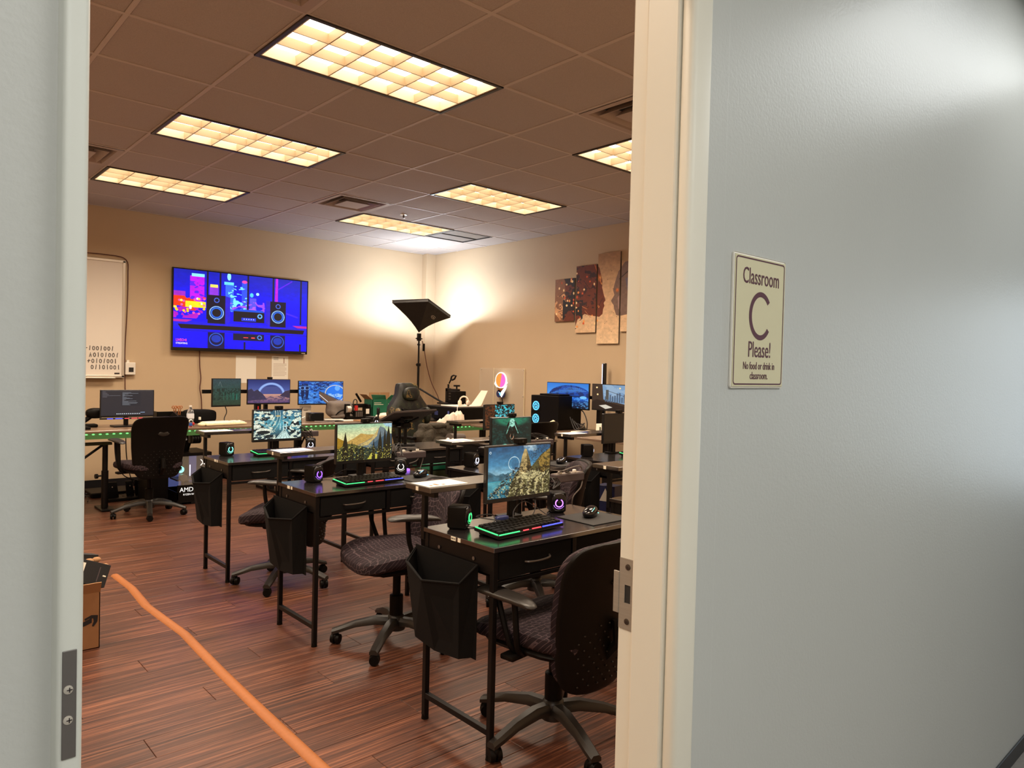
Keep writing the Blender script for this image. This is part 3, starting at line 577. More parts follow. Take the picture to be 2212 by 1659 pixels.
for (u, v) in LIGHTS:
    lab = 'recessed white grid ' + LL[(u, v)] if (u, v) in LL else 'recessed grid ceiling light out of view'
    if ff: o = lf; ff = False; o.location = (u*T, v*T, CH); o['label'] = lab
    else: o = copy_tree(lf, None, (u*T, v*T, CH), None, lab)
    o['group'] = 'recessed ceiling lights'
# supply diffusers
VL = {(-1, 5): 'square metal air diffuser at the left frame edge', (3, 5): 'square metal air diffuser in mid ceiling, open cones', (3, -1): 'square metal air diffuser beside the right jamb, nearest', (-1, -1): 'square metal air diffuser out of view'}
vt = thing('air_diffuser', '', 'air vent'); bx(.02, T-.02, .02, T-.02, .09, .10).build('backing', 'vent_dark', vt)
def frus(q, s0, z0, s1, z1, c=T/2):
    A = [(c-s0, c-s0, z0), (c+s0, c-s0, z0), (c+s0, c+s0, z0), (c-s0, c+s0, z0)]; B = [(c-s1, c-s1, z1), (c+s1, c-s1, z1), (c+s1, c+s1, z1), (c-s1, c+s1, z1)]
    for i in range(4): j = (i+1) % 4; q.quad(A[i], A[j], B[j], B[i])
q = MB(); frus(q, .295, -.004, .25, -.004); frus(q, .25, -.004, .22, .05); q.build('border', 'vent', vt)
q = MB(); frus(q, .20, -.012, .15, .045); frus(q, .205, -.012, .20, -.012); q.build('outer_cone', 'vent', vt)
q = MB(); frus(q, .13, -.014, .085, .035); q.quad(*[(T/2+a*.13, T/2+b*.13, -.0145) for a, b in ((-1, -1), (1, -1), (1, 1), (-1, 1))]); q.build('inner_cone', 'vent', vt)
ff = True
for uv in VENTS:
    loc = (uv[0]*T, uv[1]*T, CH-.004)
    if ff: o = vt; ff = False; o.location = loc; o['label'] = VL[uv]
    else: o = copy_tree(vt, None, loc, None, VL[uv])
    o['group'] = 'ceiling air diffusers'
rg = thing('return_grille', 'flat perforated return air grille in the far bright corner of the ceiling', 'air vent', (6*T, 6*T, CH))
q = MB()
for a in ((.01, T-.01, .01, .03), (.01, T-.01, T-.03, T-.01), (.01, .03, .01, T-.01), (T-.03, T-.01, .01, T-.01), (.01, T-.01, T/2-.008, T/2+.008)): q.box(*a, -.008, .01)
q.build('frame', 'vent_dark', rg); bx(.02, T-.02, .02, T-.02, 0, .008).build('mesh_panel', 'vent_mesh', rg)
sk = thing('sprinkler_head', 'small round sprinkler head hanging from the ceiling', 'sprinkler', (2.78, 3.40, CH-.002))
MB().lathe([(.038, 0), (.036, -.006), (.018, -.008)]).build('escutcheon', 'alu', sk, True); MB().lathe([(.010, -.006), (.010, -.03), (.004, -.034), (.018, -.040), (.0, -.043)]).build('nozzle', 'steel_dark', sk, True)
# ================================================================ STUDENT DESKS
def make_desk():
    t = thing('student_desk', '', 'desk'); L, D, H = .84, .43, .76
    bx(0, L, 0, D, H-.018, H, .0015, seg=1).build('desktop', 'laminate', t)
    for x in (.004, L-.026):
        for y in (.006, D-.028):
            l = bx(x, x+.022, y, y+.022, .012, H-.018, .002, seg=1).build('leg', 'frame_black', t); MB().cyl((x+.011, y+.011, 0), (x+.011, y+.011, .02), .015, .013, 14).build('foot_cap', 'plastic_black', l, True)
        bx(x+.001, x+.021, .028, D-.028, .085, .107, .001, seg=1).build('side_rail', 'frame_black', t)
        bx(x+.004, x+.016, .028, D-.028, H-.10, H-.018).build('side_panel', 'frame_black', t)
    for yy in (.12, .33): MB().cyl((.005, yy, .700), (.0035, yy, .700), .007, n=12).build('bolt', 'steel_dark', t, True)
    bx(.026, L-.026, .008, .024, .620, .634, .001).build('front_rail', 'frame_black', t); bx(.026, L-.026, D-.024, D-.008, .620, .634, .001).build('rear_rail', 'frame_black', t)
    bx(L/2-.011, L/2+.011, .007, .029, .63, H-.018).build('divider', 'frame_black', t)
    for k, x0 in enumerate((.032, L/2+.015)):
        x1 = x0+L/2-.047
        d = bx(x0, x1, .010, D-.04, .640, H-.022, .003, seg=1).build('drawer', 'fabric_black', t)
        c = (x0+x1)/2; pts = [(c-.062, .008, .688), (c-.05, -.006, .688), (c-.02, -.013, .688), (c+.02, -.013, .689), (c+.05, -.008, .692), (c+.062, .008, .695)]
        MB().tube(pts, .0042, 8, 4).build('handle', 'handle', d, True)
    # raised rear shelf
    bx(-.028, .54, .35, .52, .905, .925, .0015, seg=1).build('raised_shelf', 'laminate', t)
    bx(-.002, .018, .36, .51, .885, .905).build('shelf_bracket', 'frame_black', t); bx(.505, .525, .36, .51, .885, .905).build('shelf_bracket', 'frame_black', t)
    for x in (0, .504): bx(x, x+.020, D-.004, D+.018, H-.05, .888, .002, seg=1).build('shelf_post', 'frame_black', t)
    # hanging cloth pouch on the left end
    q = MB(); I = [(-.002, .02), (-.002, .46)]; zt, zb = .655, .345
    top = [(-.004, .085, .685), (-.075, .10, .625), (-.125, .26, .610), (-.075, .435, .635), (-.004, .475, .670)]
    bot = [(-.004, .10, .345), (-.055, .12, .345), (-.06, .26, .335), (-.05, .40, .345), (-.004, .44, .350)]
    th = .006; n = len(top)
    def inn(p, k): return (min(p[0]+th*1.2, -.0035), p[1]+(th if k < 2 else (-th if k > 2 else 0)), p[2])
    To = [q.b.verts.new(p) for p in top]; Bo = [q.b.verts.new(p) for p in bot]; Ti = [q.b.verts.new(inn(p, k)) for k, p in enumerate(top)]; Bi = [q.b.verts.new((inn(p, k)[0], inn(p, k)[1], p[2]+.006)) for k, p in enumerate(bot)]
    for k in range(n-1):
        for f in ((To[k], To[k+1], Bo[k+1], Bo[k]), (Ti[k+1], Ti[k], Bi[k], Bi[k+1]), (To[k+1], To[k], Ti[k], Ti[k+1])): q.b.faces.new(f)
    q.b.faces.new(Bo); q.b.faces.new(Bi[::-1])
    # rear sheet against the legs
    q.box(-.004, -.001, .085, .475, .34, .685)
    pch = q.build('hanging_pouch', 'fabric_black', t)
    MB().tube(top, .0042, 6).build('rim_binding', 'fabric_black', pch, True)
    return t
ROW = [-1.28, .06, 1.39]; CX = [.12, 1.24, 2.32]
dk = make_desk()
DLAB = {(0, 0): 'black student desk nearest the doorway, open black pouch on its left end', (0, 1): 'black student desk second from front in the left column, mouse and lit keyboard on top', (0, 2): 'black student desk third back in the left column, green speaker light on it', (1, 0): 'black student desk mostly hidden behind the right jamb, pale shelf edge showing', (1, 1): 'black student desk of the middle column behind the rock tower screen', (1, 2): 'black student desk under the back-tilted monitor panel', (2, 1): 'black student desk of the right column with the switched-off monitor', (2, 2): 'black student desk under the screen of brown and cyan streets'}
desks = {}
for (c, r), lab in DLAB.items():
    loc = (CX[c]+(.062 if (c, r) == (0, 2) else 0), ROW[r]-(.03 if (c, r) == (0, 2) else 0), 0)
    if (c, r) == (0, 0): dk.location = loc; dk['label'] = lab; o = dk
    else: o = copy_tree(dk, None, loc, None, lab)
    o['group'] = 'black student desks with pouches'; desks[(c, r)] = o
def place(c, r, x, y, z): return (CX[c]+x+(.062 if (c, r) == (0, 2) else 0), ROW[r]+y-(.03 if (c, r) == (0, 2) else 0), z)
# stickers on desks 
for (c, r), ys in {(0, 0): (.235, .215), (0, 2): (.22,), (0, 1): (.30,)}.items():
    for i, y in enumerate((ys[0], ys[0]-.035)):
        bx(-.0012, 0, y-.014 if i == 0 else y-.008, y+.014 if i == 0 else y+.008, .743, .758).build('inventory_sticker', 'sticker', desks[(c, r)])
text('DESKTOP', .008, 'sticker_print', 'ink', child(desks[(0, 0)], 'desktop')[0], Matrix.Translation((-.0014, .235, .748)) @ FACE_NX, sx=.7)
for (c, r) in ((0, 0), (1, 0), (0, 1), (2, 1)):
    bx(-.0295, -.0278, .43, .446, .906, .922).build('inventory_sticker', 'sticker', desks[(c, r)])
PAP = {(0, 0): 'cream printed sheet on the raised shelf behind the nearest desk', (0, 1): 'white sheet on the raised shelf of the second left desk', (0, 2): 'white sheet on the raised shelf of the third left desk', (1, 1): 'white sheet on the middle column shelf beside the tilted panel', (2, 1): 'white sheet on the shelf left of the switched-off monitor'}
for (c, r), lab in PAP.items():
    o = bx(0, .19, 0, .125, 0, .0008).build('paper_sheet', 'paper', None, loc=place(c, r, -.015, .375, .9252), rot=(0, 0, 0)); tag(o, lab, 'paper', 'sheets on the raised shelves')
    if (c, r) == (0, 0):
        for k in range(3): bx(.02+.03*k, .035+.03*k, .02, .035+.02*(k % 2), .0008, .001).build('print_mark', 'cardboard', o)
# ---- monitors
def monitor(name, label, w, h, loc, rz, pm, group=None, tilt=0, camera=True, stand='arm', off=False, chin=.018):
    t = thing(name, label, 'monitor', loc, rz, group)
    mt = Matrix.Rotation(tilt, 4, 'X')
    bx(-w/2, w/2, 0, .022, 0, h, .003, m=mt, seg=1).build('housing', 'bezel', t)
    b = .007; p = [mt @ Vector(v) for v in ((-w/2+b, -.0006, chin), (w/2-b, -.0006, chin), (w/2-b, -.0006, h-b), (-w/2+b, -.0006, h-b))]
    picquad('screen', pm, t, *p)
    bx(-.09, .09, .022, .042, h*.25, h*.75, .006, m=mt).build('rear_cover', 'bezel', t)
    bx(-.004, .004, -.0009, 0, chin*.35, chin*.55, m=mt).build('power_light', 'handle', t)
    if camera:
        wc = bx(-.026, .026, -.016, .016, 0, .022, .003).build('webcam', 'plastic_black', t, loc=(w*.0+.01, .012, h+.001)); MB().cyl((0, -.017, .011), (0, -.016, .011), .006, n=12).build('lens', 'gloss_black', wc)
    return t
def deskmon(c, r, label, x, pic, w=.36, h=.228, z=.845, off=False, camera=True):
    pm = pic.material('picture_%d%d' % (c, r)) if pic else M['screen_off']
    t = monitor('monitor', label, w, h, place(c, r, x, .315, z), 0, pm, 'monitors on the student desks', camera=camera)
    bx(-.017, .017, .042, .060, .765-z, h*.6, .003).build('stand_neck', 'frame_black', t)
    bx(-.05, .05, .03, .10, .761-z, .770-z, .002).build('stand_foot', 'frame_black', t)
    return t
deskmon(0, 0, 'monitor on the nearest desk showing a rock tower above a blue lake', .405, PIC_ROCK, w=.365, h=.235, z=.842)
deskmon(0, 1, 'monitor showing cypress trees in a golden mountain valley', .455, PIC_VALLEY, w=.36, h=.225)
deskmon(0, 2, 'monitor showing a white and teal futuristic street', .463, PIC_STREET, w=.36, h=.225)
deskmon(1, 1, 'monitor showing a pale hooded shape under a green glow', .445, PIC_DARK)
deskmon(2, 1, 'switched-off dark monitor beside the right jamb', .47, None)
deskmon(2, 2, 'small monitor showing brown and cyan city lights', .415, PIC_ALLEY)
# tilted panel seen from behind
t = thing('tilted_monitor', 'large monitor tilted flat with its dark back and mount towards the door', 'monitor', (1.72, 1.66, .76))
mt = Matrix.Translation((-.01, .03, .225)) @ Matrix.Rotation(R(-17), 4, 'X') @ Matrix.Rotation(R(-8), 4, 'Z')
bx(-.185, .185, -.21, .21, -.008, .010, .004, m=mt).build('housing', 'panel_back', t); bx(-.05, .05, -.05, .05, -.03, -.008, .004, m=mt).build('mount_plate', 'frame_black', t)
picquad('screen', M['screen_off'], t, *[mt @ Vector(v) for v in ((-.18, -.2, .0104), (.18, -.2, .0104), (.18, .2, .0104), (-.18, .2, .0104))])
MB().cyl((0, .03, 0), (0, .03, .19), .013).build('pole', 'frame_black', t, True); bx(-.06, .06, -.03, .09, .0005, .01, .003).build('foot', 'frame_black', t)
q = MB(); q.tube([(0, .03, .17), (-.03, 0, .20), (-.08, -.03, .225)], .008); q.tube([(0, .03, .17), (.04, 0, .20), (.085, -.03, .225)], .008); q.box(-.035, .035, .0, .05, .14, .18, .006); q.build('tilt_bracket', 'frame_black', t, True)
# ---- speakers
def speaker(label, loc, rz, led, ring=True):
    t = thing('desktop_speaker', label, 'speaker', loc, rz, 'small cube speakers')
    bx(-.035, .035, -.036, .04, .004, .09, .007, seg=3).build('cabinet', 'plastic_black', t, True)
    bx(-.028, .028, -.030, .034, 0, .006, .002).build('rubber_foot', 'fabric_black', t)
    MB().sell((0, -.034, .048), (.033, .010, .040), (.7, .7)).build('front_bezel', 'gloss_black', t, True)
    MB().arc((0, -.0445, .045), .0165, R(118), R(422), .0026, 24).build('light_ring', led, t, True)
    MB().lathe([(.010, 0), (.009, .003), (.0, .005)], m=Matrix.Translation((0, -.044, .045)) @ Matrix.Rotation(PI/2, 4, 'X')).build('cone', 'gloss_black', t, True)
    MB().arc((0, -.0420, .045), .025, R(200), R(330), .0010, 14).build('glow_arc', led, t, True)  # thin lower arc glows by itself in the ring's LED colour
    return t
speaker('left speaker on the nearest desk, thin green light', place(0, 0, .10, .33, .761), R(35), 'e_green')
speaker('right speaker on the nearest desk, violet ring, cables on its top', place(0, 0, .655, .34, .761), R(-30), 'e_purple')
speaker('left speaker on the second left desk, blue-violet light', place(0, 1, .155, .33, .761), R(15), 'e_violet')
speaker('right speaker on the second left desk, white power ring', place(0, 1, .715, .345, .761), R(-32), 'e_warmwhite')
speaker('left speaker on the third left desk, teal light', place(0, 2, .125, .36, .761), R(15), 'e_teal')
speaker('right speaker on the third left desk, white-blue ring under cables', place(0, 2, .74, .37, .761), R(-25), 'e_white')
speaker('left speaker on the middle column desk, pale blue light', place(1, 1, .13, .345, .761), R(18), 'e_white')
speaker('right column rear speaker showing a blue crescent above the shelf', place(1, 2, .20, .35, .905), R(20), 'e_white')
speaker('dark speaker on the right column desk, seen from its side', place(2, 1, .13, .33, .761), R(60), 'e_white')
# ---- keyboards
def keyboard(label, loc, rz, keys_single=False):
    t = thing('keyboard', label, 'keyboard', loc, rz, 'lit gaming keyboards'); w, d = .37, .135
    mt = Matrix.Rotation(R(5), 4, 'X'); mt = Matrix.Translation((0, 0, .010)) @ mt
    bx(0, w, 0, d, -.008, .006, .004, m=mt).build('base', 'plastic_black', t)
    for y0, y1, z0 in ((d-.01, d, .0),): bx(.02, w-.02, d-.03, d-.01, 0, .018).build('rear_foot', 'plastic_black', t)
    # glowing edge strips
    def strip(x0, x1, y0, y1, m): bx(x0, x1, y0, y1, .006, .0095, m=mt).build('light_strip', m, t)
    strip(.002, .006, .01, d-.004, 'e_green'); strip(.006, .115, .002, .0055, 'e_green'); strip(.135, .165, .002, .0055, 'e_red'); strip(.185, .235, .002, .0055, 'e_red'); strip(.245, w-.008, .002, .0055, 'e_blue')
    q = None if keys_single else MB(); km = None
    for r in range(5):
        n = 15; step = (w-.02)/n; x = 0
        widths = [1]*n
        if r == 0: widths = [1.25, 1.25, 1.25, 5.25, 1, 1, 1, 1, 1, 1]
        if r == 1: widths = [2.0]+[1]*10+[2, 1]
        if r == 2: widths = [1.75]+[1]*11+[2.25]
        if r == 3: widths = [1.5]+[1]*12+[1.5]
        xx = .010; y = .010+r*.0235
        for wd in widths:
            kw = wd*step*15/sum(widths)*1.0 if abs(sum(widths)-15) > .01 else wd*step
            a, b, c_, d_ = xx+.0012, xx+kw-.0012, y, y+.0205
            if keys_single:
                k = MB()
                P0 = [(a, c_, .006), (b, c_, .006), (b, d_, .006), (a, d_, .006)]; P1 = [(a+.0022, c_+.0022, .0165), (b-.0022, c_+.0022, .0165), (b-.0022, d_-.001, .0165), (a+.0022, d_-.001, .0165)]
                v = [k.b.verts.new(mt @ Vector(p)) for p in P0+P1]
                for f in ((0, 3, 2, 1), (4, 5, 6, 7), (0, 1, 5, 4), (1, 2, 6, 5), (2, 3, 7, 6), (3, 0, 4, 7)): k.b.faces.new([v[i] for i in f])
                k.build('key', 'plastic_black', t)
            else: q.box(a, b, c_, d_, .006, .0155, .0015, m=mt, seg=1)
            xx += kw
    if q: o = q.build('keycaps', 'plastic_black', t); o['kind'] = 'stuff'
    return t
keyboard('lit black keyboard on the nearest desk, green to blue edge', place(0, 0, .085, .075, .761), R(4), True)
keyboard('lit black keyboard on the second left desk, below the valley picture', place(0, 1, .20, .065, .761), R(3), True)
keyboard('lit black keyboard on the third left desk, below the street picture', place(0, 2, .27, .19, .761), R(0))
keyboard('lit black keyboard on the right column desk beside the jamb', place(2, 1, .34, .07, .761), R(0))
# ---- mice and pads
def mouse(label, loc, rz, led='e_teal', m='gloss_black'):
    t = thing('computer_mouse', label, 'mouse', loc, rz, 'computer mice')
    def f(p): k = 1-.22*abs(p.y/.058)**1.5; return (p.x*k*(1-.12*math.cos(p.y*40)), p.y*1.08, max(p.z, -.014)*(1.15-.25*(p.y/.06)))
    MB().sell((0, 0, .016), (.033, .058, .022), (.8, .85), 28, 16, fn=f).build('shell', m, t, True)
    MB().tube([(-.012, -.05, .022), (-.016, -.02, .036), (-.020, .02, .035), (-.017, .045, .027)], .0012, 6, 4).build('side_line', led, t, True)
    MB().tube([(-.026, -.046, .008), (0, -.056, .007), (.026, -.046, .008)], .0022, 6, 4).build('tail_light', led, t, True)
    MB().cyl((-.004, .035, .032), (.004, .035, .032), .008, n=14).build('scroll_wheel', 'fabric_black', t, True)
    return t
for (c, r, lab, x, y) in ((0, 0, 'black mouse pad under the mouse on the nearest desk', .565, .04), (0, 1, 'black mouse pad on the second left desk', .59, .03), (1, 1, 'black mouse pad on the middle column desk', .62, .03)):
    o = bx(0, .235 if c == 0 else .2, 0, .21, 0, .003, .001, seg=1).build('mouse_pad', 'skin_pad', None, loc=place(c, r, x, y, .761)); tag(o, lab, 'mouse pad', 'black mouse pads')
mouse('black gaming mouse on the nearest desk pad', place(0, 0, .69, .17, .7645), R(118))
mouse('black gaming mouse with blue lines on the second left desk', place(0, 1, .72, .15, .7645), R(118), 'e_cyan')
mouse('black gaming mouse with blue line on the middle column desk', place(1, 1, .74, .14, .7645), R(118), 'e_white')
# ---- power strips on the desks' rear right ends
def pstrip(label, loc):
    t = thing('power_strip', label, 'power strip', loc, 0, 'power strips behind the desks')
    bx(0, .19, -.02, .03, 0, .038, .004).build('body', 'sock', t); bx(.004, .186, -.016, .026, .038, .040).build('socket_face', 'bag_gray', t)
    for k in range(3): bx(.03+.05*k, .045+.05*k, -.008, .008, .040, .054, .003).build('plug', 'white_plastic' if k != 1 else 'plastic_black', t)
    bx(-.0, .02, -.02, .0, -.09, 0).build('bracket', 'frame_black', t)
    return t
pstrip('power strip with white plugs at the end of the nearest desk', place(0, 0, .80, .50, .855))
pstrip('power strip with white plugs beside the white power ring speaker', place(0, 1, .77, .455, .83))
pstrip('power strip behind the futuristic street monitor', place(0, 2, .67, .50, .85))
pstrip('power strip behind the pale hooded shape monitor', place(1, 1, .78, .46, .85))
# ---- cables on desks
def cable(name, label, pts, r=.0022, m='cable', group=None, n=5):
    return tag(MB().tube(pts, r, 6, n).build(name, m, None, True), label, 'cable', group)
X0, Y0 = CX[0], ROW[0]
cable('desk_cable', 'black cable looping across the nearest desk behind the keyboard', [(X0+.12, Y0+.33, .765), (X0+.2, Y0+.26, .763), (X0+.25, Y0+.30, .80), (X0+.2, Y0+.35, .79), (X0+.28, Y0+.28, .775), (X0+.36, Y0+.25, .764), (X0+.46, Y0+.28, .79), (X0+.52, Y0+.34, .85)])
cable('desk_cable', 'thin black cable rising beside the rock tower screen', [(X0+.30, Y0+.22, .764), (X0+.36, Y0+.3, .80), (X0+.44, Y0+.33, .83), (X0+.52, Y0+.34, .80), (X0+.56, Y0+.31, .765), (X0+.6, Y0+.33, .764)])
cable('desk_cable', 'thin cable curling below the rock tower screen', [(X0+.33, Y0+.24, .764), (X0+.30, Y0+.3, .765), (X0+.36, Y0+.34, .768), (X0+.45, Y0+.25, .764)])
q = MB()
for k in range(5): a = k*1.1; q.tube([(X0+.64, Y0+.38, .86), (X0+.62+.04*math.cos(a), Y0+.36+.03*math.sin(a), .885+.008*k), (X0+.68+.03*math.sin(a), Y0+.40, .90), (X0+.74, Y0+.42+.02*math.cos(a), .875), (X0+.66, Y0+.37, .857)], .0022, 5, 5)
tag(q.build('cable_bundle', 'cable', None, True), 'bundled black cables resting on the violet ring speaker', 'cable')
tag(MB().sell((X0+.305, Y0+.31, .777), (.035, .013, .013), (.7, .7)).build('cable_module', 'navy', None, True), 'small dark blue inline module among cables on the nearest desk', 'cable module')
X1, Y1 = CX[0], ROW[1]
for i, (lab, pts) in enumerate((('white cable curling over the second left desk power strip', [(X1+.78, Y1+.45, .90), (X1+.86, Y1+.42, .895), (X1+.92, Y1+.47, .875), (X1+.90, Y1+.44, .82), (X1+.84, Y1+.44, .80)]), ('grey cable from power strip down past the white ring speaker', [(X1+.80, Y1+.48, .88), (X1+.90, Y1+.46, .86), (X1+.97, Y1+.48, .83), (X1+.93, Y1+.47, .70), (X1+.98, Y1+.5, .5)]))): cable('power_cable', lab, pts, .003, 'cable_gray')
cable('desk_cable', 'black cable from the left speaker along the second left desk edge', [(X1+.18, Y1+.38, .77), (X1+.28, Y1+.40, .768), (X1+.4, Y1+.42, .80), (X1+.46, Y1+.42, .79), (X1+.5, Y1+.36, .764), (X1+.44, Y1+.24, .79)])
q = MB()
for k in range(4): a = k*1.3; q.tube([(X1+.71, Y1+.38, .853), (X1+.70+.03*math.cos(a), Y1+.37+.03*math.sin(a), .87+.012*k), (X1+.76, Y1+.43, .90+.01*k), (X1+.74, Y1+.36, .86)], .0022, 5, 5)
tag(q.build('cable_bundle', 'cable', None, True), 'tangle of black cables on top of the white ring speaker', 'cable')
for i, (lab, pts) in enumerate((('white cable draped from the power strip beside the violet ring speaker', [(X0+.82, Y0+.5, .90), (X0+.90, Y0+.46, .93), (X0+.99, Y0+.50, .91), (X0+.97, Y0+.48, .83), (X0+.90, Y0+.47, .78), (X0+.92, Y0+.49, .70)]), ('grey cable arching over the nearest power strip', [(X0+.62, Y0+.46, .98), (X0+.72, Y0+.47, .93), (X0+.84, Y0+.48, .91), (X0+.9, Y0+.49, .895)]))): cable('power_cable', lab, pts, .0032, 'cable_gray')
X2, Y2 = CX[0], ROW[2]
q = MB()
for k in range(6): a = k*.9; q.tube([(X2+.68+.02*k, Y2+.44, .89), (X2+.76+.03*math.cos(a), Y2+.42, .92+.012*math.sin(a)), (X2+.86, Y2+.45, .90-.02*k), (X2+.84+.03*math.sin(a), Y2+.44, .83), (X2+.80, Y2+.42, .855)], .003, 5, 5)
tag(q.build('cable_bundle', 'cable', None, True), 'tangle of black cables beside the futuristic street monitor', 'cable')
X3, Y3 = CX[1], ROW[1]
q = MB()
for k in range(7): a = k*.8; q.tube([(X3+.66, Y3+.44, .93+.008*k), (X3+.74+.03*math.cos(a), Y3+.45, .94), (X3+.86, Y3+.47+.02*math.sin(a), .93-.01*k), (X3+.92+.02*math.cos(a), Y3+.46, .90), (X3+.88, Y3+.45, .87)], .003, 5, 5)
tag(q.build('cable_bundle', 'cable', None, True), 'tangle of black cables right of the pale hooded shape monitor', 'cable')
# ================================================================ TASK CHAIRS
def star_base(t, ang, m='plastic_arm', rad=.295):
    hub = MB().lathe([(.046, .068), (.046, .125), (.036, .14), (.030, .145)], n=20).build('base_hub', m, t, True)
    hub.rotation_euler = (0, 0, ang)
    lm = cm = None
    for k in range(5):
        mt = Matrix.Rotation(2*PI*k/5, 4, 'Z')
        if lm is None:
            q = MB(); secs = [(.02, .115, .030, .022), (.10, .120, .026, .021), (.20, .103, .022, .017), (.275, .078, .022, .015), (.315, .066, .020, .013)]; rows = []
            for x, z, w, h in secs:
                rows.append([q.b.verts.new(p) for p in ((x, -w, z-h), (x, -w, z), (x, -w*.55, z+h*.75), (x, w*.55, z+h*.75), (x, w, z), (x, w, z-h))])
            for i in range(len(rows)-1):
                for j in range(6): q.b.faces.new((rows[i][j], rows[i][(j+1) % 6], rows[i+1][(j+1) % 6], rows[i+1][j]))
            q.b.faces.new(rows[0]); q.b.faces.new(rows[-1][::-1])
            lo = q.build('leg', m, hub, True); lm = lo.data
            q = MB(); q.cyl((0, 0, .05), (0, 0, .07), .009, n=10)
            for sx in (-1, 1): q.cyl((0, sx*.004, .026), (0, sx*.022, .026), .0255, .023, n=18)
            q.sell((0, 0, .038), (.024, .014, .018), (.8, .8), 12, 8)
            co = q.build('caster', 'plastic_black', hub, True); cm = co.data
        else:
            lo = bpy.data.objects.new('leg', lm); COL.objects.link(lo); lo.parent = hub
            co = bpy.data.objects.new('caster', cm); COL.objects.link(co); co.parent = hub
        lo.rotation_euler = (0, 0, 2*PI*k/5); a = 2*PI*k/5; co.location = (rad*math.cos(a), rad*math.sin(a), 0); co.rotation_euler = (0, 0, a+.6*k)
    return hub
def dimples(bend, h, z0):
    q = MB()
    for i in range(9):
        for j in range(8):
            z = -.03-i*.026; x = (j-3.5)*.048+(.024 if i % 2 else 0)
            if abs(x) > .20 or (x/.21)**2+((z+.17)/.165)**2 > 1: continue
            p = Vector(bend(Vector((x, -.017, z)))); q.sell((p.x, p.y, p.z+z0), (.0042, .004, .0032), nu=8, nv=5)
    return q
def make_chair(label, loc, face, seat=.47, base=0, zb=.53, arms=True, az=.205):
    t = thing('office_chair', label, 'chair', loc, face-PI/2, 'purple patterned task chairs')
    star_base(t, base-(face-PI/2))
    MB().lathe([(.034, .10), (.034, .24), (.027, .243), (.020, .245), (.020, seat-.08)], n=18).build('gas_column', 'plastic_black', t, True)
    q = bx(-.10, .10, -.13, .12, seat-.115, seat-.062, .015); q.box(-.28, .28, -.03, .03, seat-.085, seat-.066, .005); q.build('tilt_mechanism', 'plastic_black', t, True)
    q = MB(); q.cyl((.10, .03, seat-.09), (.17, .05, seat-.115), .007, n=8); q.cyl((.16, .045, seat-.11), (.20, .06, seat-.14), .026, .026, n=16); q.build('tension_knob', 'plastic_black', t, True)
    def sf(p):
        return (p.x*(1+.10*max(0, p.y/.24)), p.y, p.z-(.45*max(0, p.y-.10)**1.0*.35)+.35*p.x*p.x)
    MB().sell((0, .01, seat-.030), (.245, .245, .045), (.55, .55), 36, 14, fn=sf).build('seat', 'chair_fabric', t, True)
    MB().sell((0, .01, seat-.060), (.225, .22, .022), (.5, .5), 24, 8).build('seat_pan', 'plastic_black', t, True)
    zc = zb; hw = .235
    def bend(p): return (p.x*(.97+.12*(p.z/.27)), p.y+1.15*p.x*p.x-.10*p.z-.55*p.z*p.z*(1 if p.z > 0 else .2), p.z)
    bk = Matrix.Translation((0, -.245, 0))
    sh = MB().sell((0, 0, zc), (hw, .017, .275), (.34, .42), 40, 18, m=bk, fn=bend).build('back_shell', 'plastic_black', t, True)
    MB().sell((0, .030, zc+.002), (hw-.010, .030, .262), (.36, .46), 40, 18, m=bk, fn=bend).build('back_cushion', 'chair_fabric', t, True)
    d = dimples(bend, 0, zc); bmesh.ops.transform(d.b, matrix=bk, verts=d.b.verts[:]); d = d.build('dimples', 'plastic_arm', sh, True); d['kind'] = 'stuff'
    pts = []
    for k in range(13):
        a = R(200+140*k/12); x = .050*math.cos(a); z = .115+.030*math.sin(a)+.02; p = bend(Vector((x, -.019, z))); pts.append((p[0], p[1]-.245, p[2]+zc))
    q = MB().tube(pts, .0035, 6); p = bend(Vector((0, -.017, .125))); q.sell((p[0], p[1]-.245, p[2]+zc), (.045, .0035, .022), (1, 1), 16, 8)
    q.build('grip_slot', 'gloss_black' if False else 'plastic_arm', sh, True)
    q = MB(); q.tube([(0, -.10, seat-.085), (0, -.24, seat-.075), (0, -.285, seat-.02), (0, -.275, seat+.06)], [.022, .022, .022, .018], 8, 0); q.build('back_bracket', 'plastic_black', t, True)
    if arms:
        for s in (-1, 1):
            def af(p): return (p.x*(1+.15*math.sin(p.y*9)), p.y, p.z-.9*p.y*p.y+.12*p.y*(1 if p.y > 0 else 0))
            a = MB().sell((s*.268, .02, seat+az), (.042, .135, .014), (.75, .65), 24, 10, fn=af).build('armrest', 'plastic_arm', t, True)
            q = MB(); q.tube([(s*.268, .055, seat+az-.01), (s*.266, .045, seat+.09), (s*.262, -.0, seat-.03), (s*.22, -.01, seat-.075)], .0115, 8, 3); q.tube([(s*.268, -.02, seat+az-.01), (s*.266, -.025, seat+.09), (s*.262, -.035, seat-.03), (s*.22, -.02, seat-.075)], .0115, 8, 3); q.build('arm_support', 'plastic_black', a, True)
    return t
make_chair('task chair at the nearest desk, black dimpled back shell towards the door', (.435, -1.28, 0), R(97), .45, R(37), .53, az=.14)
make_chair('task chair between the first and second left desks, turned to the left', (.48, -.12, 0), R(168), .475, R(2), .53)
make_chair('task chair behind the second left desk, seat and armrest showing left', (.48, 1.17, 0), R(140), .47, R(10), .53)
make_chair('task chair at the wall desk below the code screen, back fully seen', (.40, 3.80, 0), R(97), .48, R(40), .63)
make_chair('task chair in the middle column, tall patterned backrest edge-on near the jamb', (1.49, -.08, 0), R(140), .47, R(20), .57)
